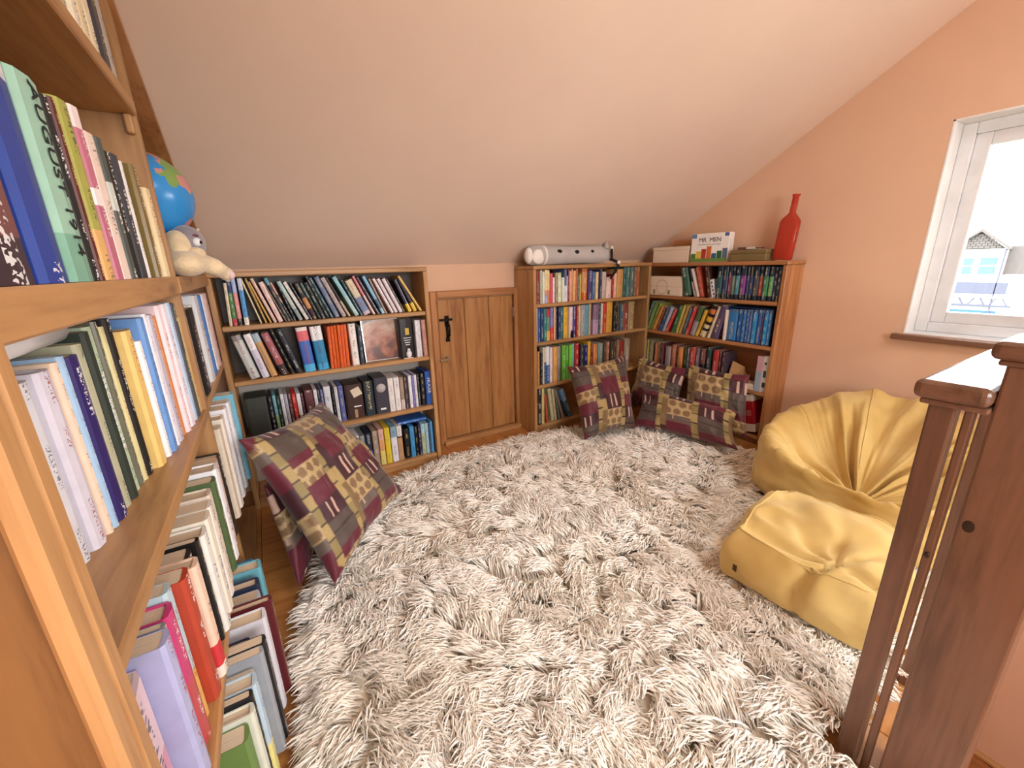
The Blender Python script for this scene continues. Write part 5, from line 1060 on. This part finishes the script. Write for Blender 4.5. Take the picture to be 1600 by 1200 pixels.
# box, game, tins and bottle on the window-wall bookcase
TOP = 1.0665
N = NT('cream_card'); N.b.inputs['Base Color'].default_value = (*srgb('e6d3bc'), 1); N.b.inputs['Roughness'].default_value = .8
M['card'] = N.m
wb = empty('storage_box', (2.50, 1.97, TOP)); tag(wb, 'plain cream cardboard box at corner end of window-wall bookcase top', 'box')
box('box_body', -.055, .055, -.145, .145, 0, .085, M['card'], wb, .002); box('lid', -.058, .058, -.148, .148, .082, .104, M['card'], wb, .002)
thing_box('timber_block', 'brown wooden board standing behind the cream cardboard box', 'board', (2.572, 1.93, TOP), (.016, .24, .145), M['brown_y'])
gb = empty('game_box', (2.485, 1.69, TOP), (0, 0, math.radians(8))); tag(gb, 'upright MR. MEN boxed set with white front on shelf top', 'boxed set')
wt = plain('box_white', 'efe9e2', .45)
box('box_body', -.032, .032, -.118, .118, 0, .172, wt, gb, .002)
def front(name, y0, y1, z0, z1, mat, d=.0006): return box(name, -.032 - d, -.032 + .0004, y0, y1, z0, z1, mat, gb, 0)
cols = ['4f7a34', 'd8b63a', 'a83a2c', 'c86a32', '2f5d86', '28663f', '5c6c86']
front('printed_band', -.116, .116, .002, .022, plain('print_green', '6b8a3c', .5))
for i, c in enumerate(cols):
    y = .100 - i * .033; hh = .03 + .014 * ((i * 5) % 4)
    front('printed_block', y - .016, y + .014, .022, .022 + hh, plain('print_' + c, c, .5), .0007)
front('printed_corner', .085, .116, .145, .170, plain('print_blue', '5d86b0', .5)); front('printed_corner', -.116, -.09, .150, .170, plain('print_blue2', '4a6a94', .5))
front('printed_line', -.07, .075, .104, .107, plain('print_grey', '8a8480', .5))
MM = Matrix.Translation((-.0328, 0, .132)) @ Matrix.Rotation(-math.pi / 2, 4, 'Z') @ Matrix.Rotation(math.pi / 2, 4, 'X')
text_mesh('lettering', 'MR. MEN', .036, M['ink_black'], gb, MM, .0004)
ob = empty('wooden_box', (2.50, 1.435, TOP)); tag(ob, 'olive brown lidded box beside the red bottle', 'box')
ol = plain('olive_card', '7d6a44', .6)
box('box_body', -.05, .05, -.105, .105, 0, .042, ol, ob, .003); box('lid', -.052, .052, -.107, .107, .042, .064, ol, ob, .003)
dv = place_book('dvd', 'back', 0, 0, 0, .014, .10, 0, '6a4a3c/.5,d8ccc0', 'small brown case lying flat on the olive lidded box', None, d=.10)
dv.name = 'small_case'; dv['category'] = 'case'
dv.matrix_world = Matrix.Translation((2.455, 1.40, TOP + .0725)) @ Matrix.Rotation(-math.pi / 2, 4, 'Z') @ Matrix.Rotation(-math.pi / 2, 4, 'Y') @ Matrix.Translation((0, 0, -.0))
N = NT('red_glass'); N.b.inputs['Base Color'].default_value = (*srgb('d2513c'), 1); N.b.inputs['Roughness'].default_value = .08
N.b.inputs['Transmission Weight'].default_value = .55; N.b.inputs['IOR'].default_value = 1.3
def bottle():
    bm = bmesh.new(); rings = []
    prof = [(.044, .018, 0), (.050, .021, .006), (.051, .022, .10), (.050, .022, .195), (.044, .020, .208), (.022, .016, .232), (.0155, .0155, .242), (.0150, .0150, .318), (.0185, .0185, .322), (.0185, .0185, .331), (.012, .012, .331)]
    n = 28
    for a, b, z in prof:
        ring = []
        e = 3.2 if a > .03 else 2.0
        for i in range(n):
            t = 2 * math.pi * i / n; c, s = math.cos(t), math.sin(t)
            k = (abs(c) ** e + abs(s) ** e) ** (-1 / e)
            ring.append(bm.verts.new((b * c * k, a * s * k, z)))
        rings.append(ring)
    for A, B in zip(rings, rings[1:]):
        for i in range(n): bm.faces.new((A[i], A[(i + 1) % n], B[(i + 1) % n], B[i]))
    bm.faces.new(rings[0]); bm.faces.new(rings[-1])
    return from_bm('bottle', bm, N.m, None, True)
bo = bottle(); bo.location = (2.50, 1.268, TOP); bo.rotation_euler = (math.radians(4.5), 0, 0)
bo.location.z = TOP + .004
tag(bo, 'tall flat red glass bottle with long neck on shelf top', 'bottle')

# on the upper shelf of that bookcase
kb = empty('illustrated_box', (2.424, 2.0, .8485)); tag(kb, 'cream box with line drawing at left of the top shelf', 'box')
def ku(o): return under(o, kb)
ku(box('box_body', 2.424, 2.52, 1.835, 2.155, .8485, .977, M['card'], bev=.002))
ku(box('lid_line', 2.4232, 2.424, 1.835, 2.155, .9085, .9095, M['circ'] if 'circ' in M else plain('sepia', '8a7458', .7), bev=0))
sep = plain('sepia_line', '8d795c', .7)
ring = [(2.4234, 2.0 + .045 * math.cos(t), .905 + .048 * math.sin(t)) for t in np.linspace(0, 2 * math.pi, 28)]
ku(tube('line_drawing', ring, .0011, sep, n=4))
for yy in (2.065, 1.94): ku(box('printed_figure', 2.4232, 2.4242, yy - .008, yy + .008, .856, .886, sep, bev=0))
sw_ = empty('switch_box', (2.43, 1.61, .8485), (math.radians(-17), 0, 0)); tag(sw_, 'small white box with printed dots leaning against dark spines', 'box')
box('box_body', 0, .07, -.024, .024, 0, .115, M['white'], sw_, .002)
for k in range(4):
    for s in (-1, 1): box('printed_dot', -.0008, .0005, s * .011 - .004, s * .011 + .004, .018 + k * .024, .028 + k * .024, M['ink_black'], sw_, 0)
# third shelf: kraft paper, notebooks, tall pink and grey carton
kraft = plain('kraft_paper', 'b48a58', .8)
bm = bmesh.new()
q = [(2.43, 1.46, .3255), (2.43, 1.37, .3255), (2.53, 1.36, .3255), (2.53, 1.47, .3255), (2.46, 1.445, .47), (2.49, 1.385, .44)]
vs = [bm.verts.new(p) for p in q]
for f in ((0, 1, 2, 3), (0, 1, 5, 4), (1, 2, 5), (2, 3, 4, 5), (3, 0, 4)): bm.faces.new([vs[i] for i in f])
pb = from_bm('paper_bag', bm, kraft); tag(pb, 'folded brown kraft paper bag at end of third shelf books', 'paper bag')
nbk = empty('notepad', (2.47, 1.325, .3255)); tag(nbk, 'stack of cream note pads beside the tall pink carton', 'notepad')
for k in range(2): box('pad', -.045, .045, -.045 + k * .006, .045 - k * .004, k * .016, k * .016 + .0155, M['card'], nbk, .002)
ct = empty('carton', (2.47, 1.245, .3255)); tag(ct, 'tall pink and blue-grey carton at the end of third shelf', 'carton')
box('carton_front', -.045, .045, .0, .036, .0, .21, plain('carton_pink', 'c79aa2', .5), ct, .002)
box('carton_panel', -.046, -.044, .002, .034, .0, .12, plain('carton_blue', '9fb0c0', .5), ct, 0)
box('carton_side', -.045, .045, -.034, -.0005, .0, .215, plain('carton_white', 'd9d6cf', .5), ct, .002)
for k, (a, b) in enumerate(((.03, .06), (.09, .13), (.165, .18))): box('printed_mark', -.0458, -.044, -.026 + k * .003, -.008, a, b, plain('carton_dark%d' % k, '3a4a46', .5), ct, 0)
# bottom shelf: red and cream boxed book leaning
rb = empty('boxed_book', (2.425, 1.275, .062), (math.radians(-13), 0, 0)); tag(rb, 'red and cream thick book leaning on bottom shelf near bean bag', 'book')
box('cover', 0, .13, -.045, .045, 0, .05, M['card'], rb, .002); box('cover', 0, .13, -.045, .045, .05, .19, plain('red_cover', 'b0202a', .45), rb, .002)
box('cover', 0, .13, -.045, .045, .19, .232, M['card'], rb, .002); box('title_panel', -.001, .001, -.03, .03, .10, .135, plain('title_pink', 'd06a66', .5), rb, 0)
# black cat ornament on second shelf right of the door
cat = empty('ornament', (1.70, 2.090, .6125)); tag(cat, 'tiny black cat ornament standing before books on second shelf', 'ornament')
box('body', -.012, .012, -.004, .004, .0, .03, M['iron'], cat, .004); box('head', -.009, .009, -.004, .004, .029, .043, M['iron'], cat, .003)
for s in (-1, 1): prism('ear', [(s * .008, .042), (s * .002, .042), (s * .007, .05)], 'y', -.003, .003, M['iron'], cat)
# globe on the eye-level shelf
N = NT('globe_map')
n1 = N.n('ShaderNodeTexNoise', Scale=9.0, Detail=5.0); N.l(N.coord(), n1.inputs['Vector'])
n2 = N.n('ShaderNodeTexVoronoi', Scale=26.0); N.l(N.coord(), n2.inputs['Vector'])
land = N.ramp(N.math('ADD', N.math('MULTIPLY', n2.outputs['Color'], .999), 0), [(.0, srgb('7ea055')), (.35, srgb('d8c070')), (.6, srgb('c98a86')), (.85, srgb('b7ab6a'))], 'CONSTANT')
N.l(N.mix(N.math('GREATER_THAN', n1.outputs['Fac'], .53), srgb('2f8fd8'), land), N.b.inputs['Base Color'])
N.b.inputs['Roughness'].default_value = .22
gl = empty('globe', (-.228, 1.555, SA)); tag(gl, 'blue world globe on the eye-level shelf of tall bookcase', 'globe')
ellipsoid('sphere', (0, 0, .212), (.112, .112, .112), N.m, gl, seg=40, rings=24)
brs = plain('dark_stand', '3a2a20', .4)
lathe('foot', [(.05, 0), (.052, .008), (.03, .018), (.01, .03), (.008, .10)], brs, gl)
tube('meridian', [(.118 * math.sin(t) * -.55, .118 * math.sin(t) * -.83, .212 + .118 * math.cos(t)) for t in np.linspace(.1, 3.05, 24)], .004, brs, gl)
# floppy plush animal hanging over the shelf edge
cream = plain('cream_plush', 'd9c4a0', .95, bump=(140, .6, .005), sheen=.4, noise=(30, .16)); gplush = plain('slate_plush', '8a8488', .95, bump=(140, .6, .005), sheen=.4)
pa = empty('plush_animal', (-.16, 1.50, SA)); tag(pa, 'floppy cream and grey plush animal sprawled over the shelf edge', 'plush toy')
ellipsoid('body', (.0, -.035, .032), (.05, .075, .034), cream, pa)
ellipsoid('head', (.008, .02, .088), (.042, .045, .048), gplush, pa)
ellipsoid('face', (-.012, -.012, .078), (.032, .040, .042), cream, pa)
ellipsoid('snout', (.026, -.02, .058), (.022, .022, .018), cream, pa); ellipsoid('nose', (.006, -.048, .058), (.007, .005, .006), blk, pa)
ellipsoid('eye', (.031, -.012, .090), (.012, .010, .012), M['white'], pa); ellipsoid('pupil', (.041, -.0165, .089), (.004, .0035, .005), blk, pa)
ellipsoid('brow', (.026, -.006, .106), (.013, .010, .006), plain('brow_red', '6a3a40', .9), pa)
tube('arm', [(.0, .01, .040), (.03, .02, .036), (.058, .03, .022), (.078, .04, .006)], [.026, .026, .025, .020], cream, pa, n=12)
ellipsoid('paw', (.082, .043, .002), (.020, .022, .020), cream, pa); ellipsoid('paw_pad', (.092, .035, -.001), (.012, .013, .014), plain('pink_felt', 'd9bfc0', .9), pa)
tube('tuft', [(.03, .045, .118), (.038, .055, .13)], [.006, .002], cream, pa)
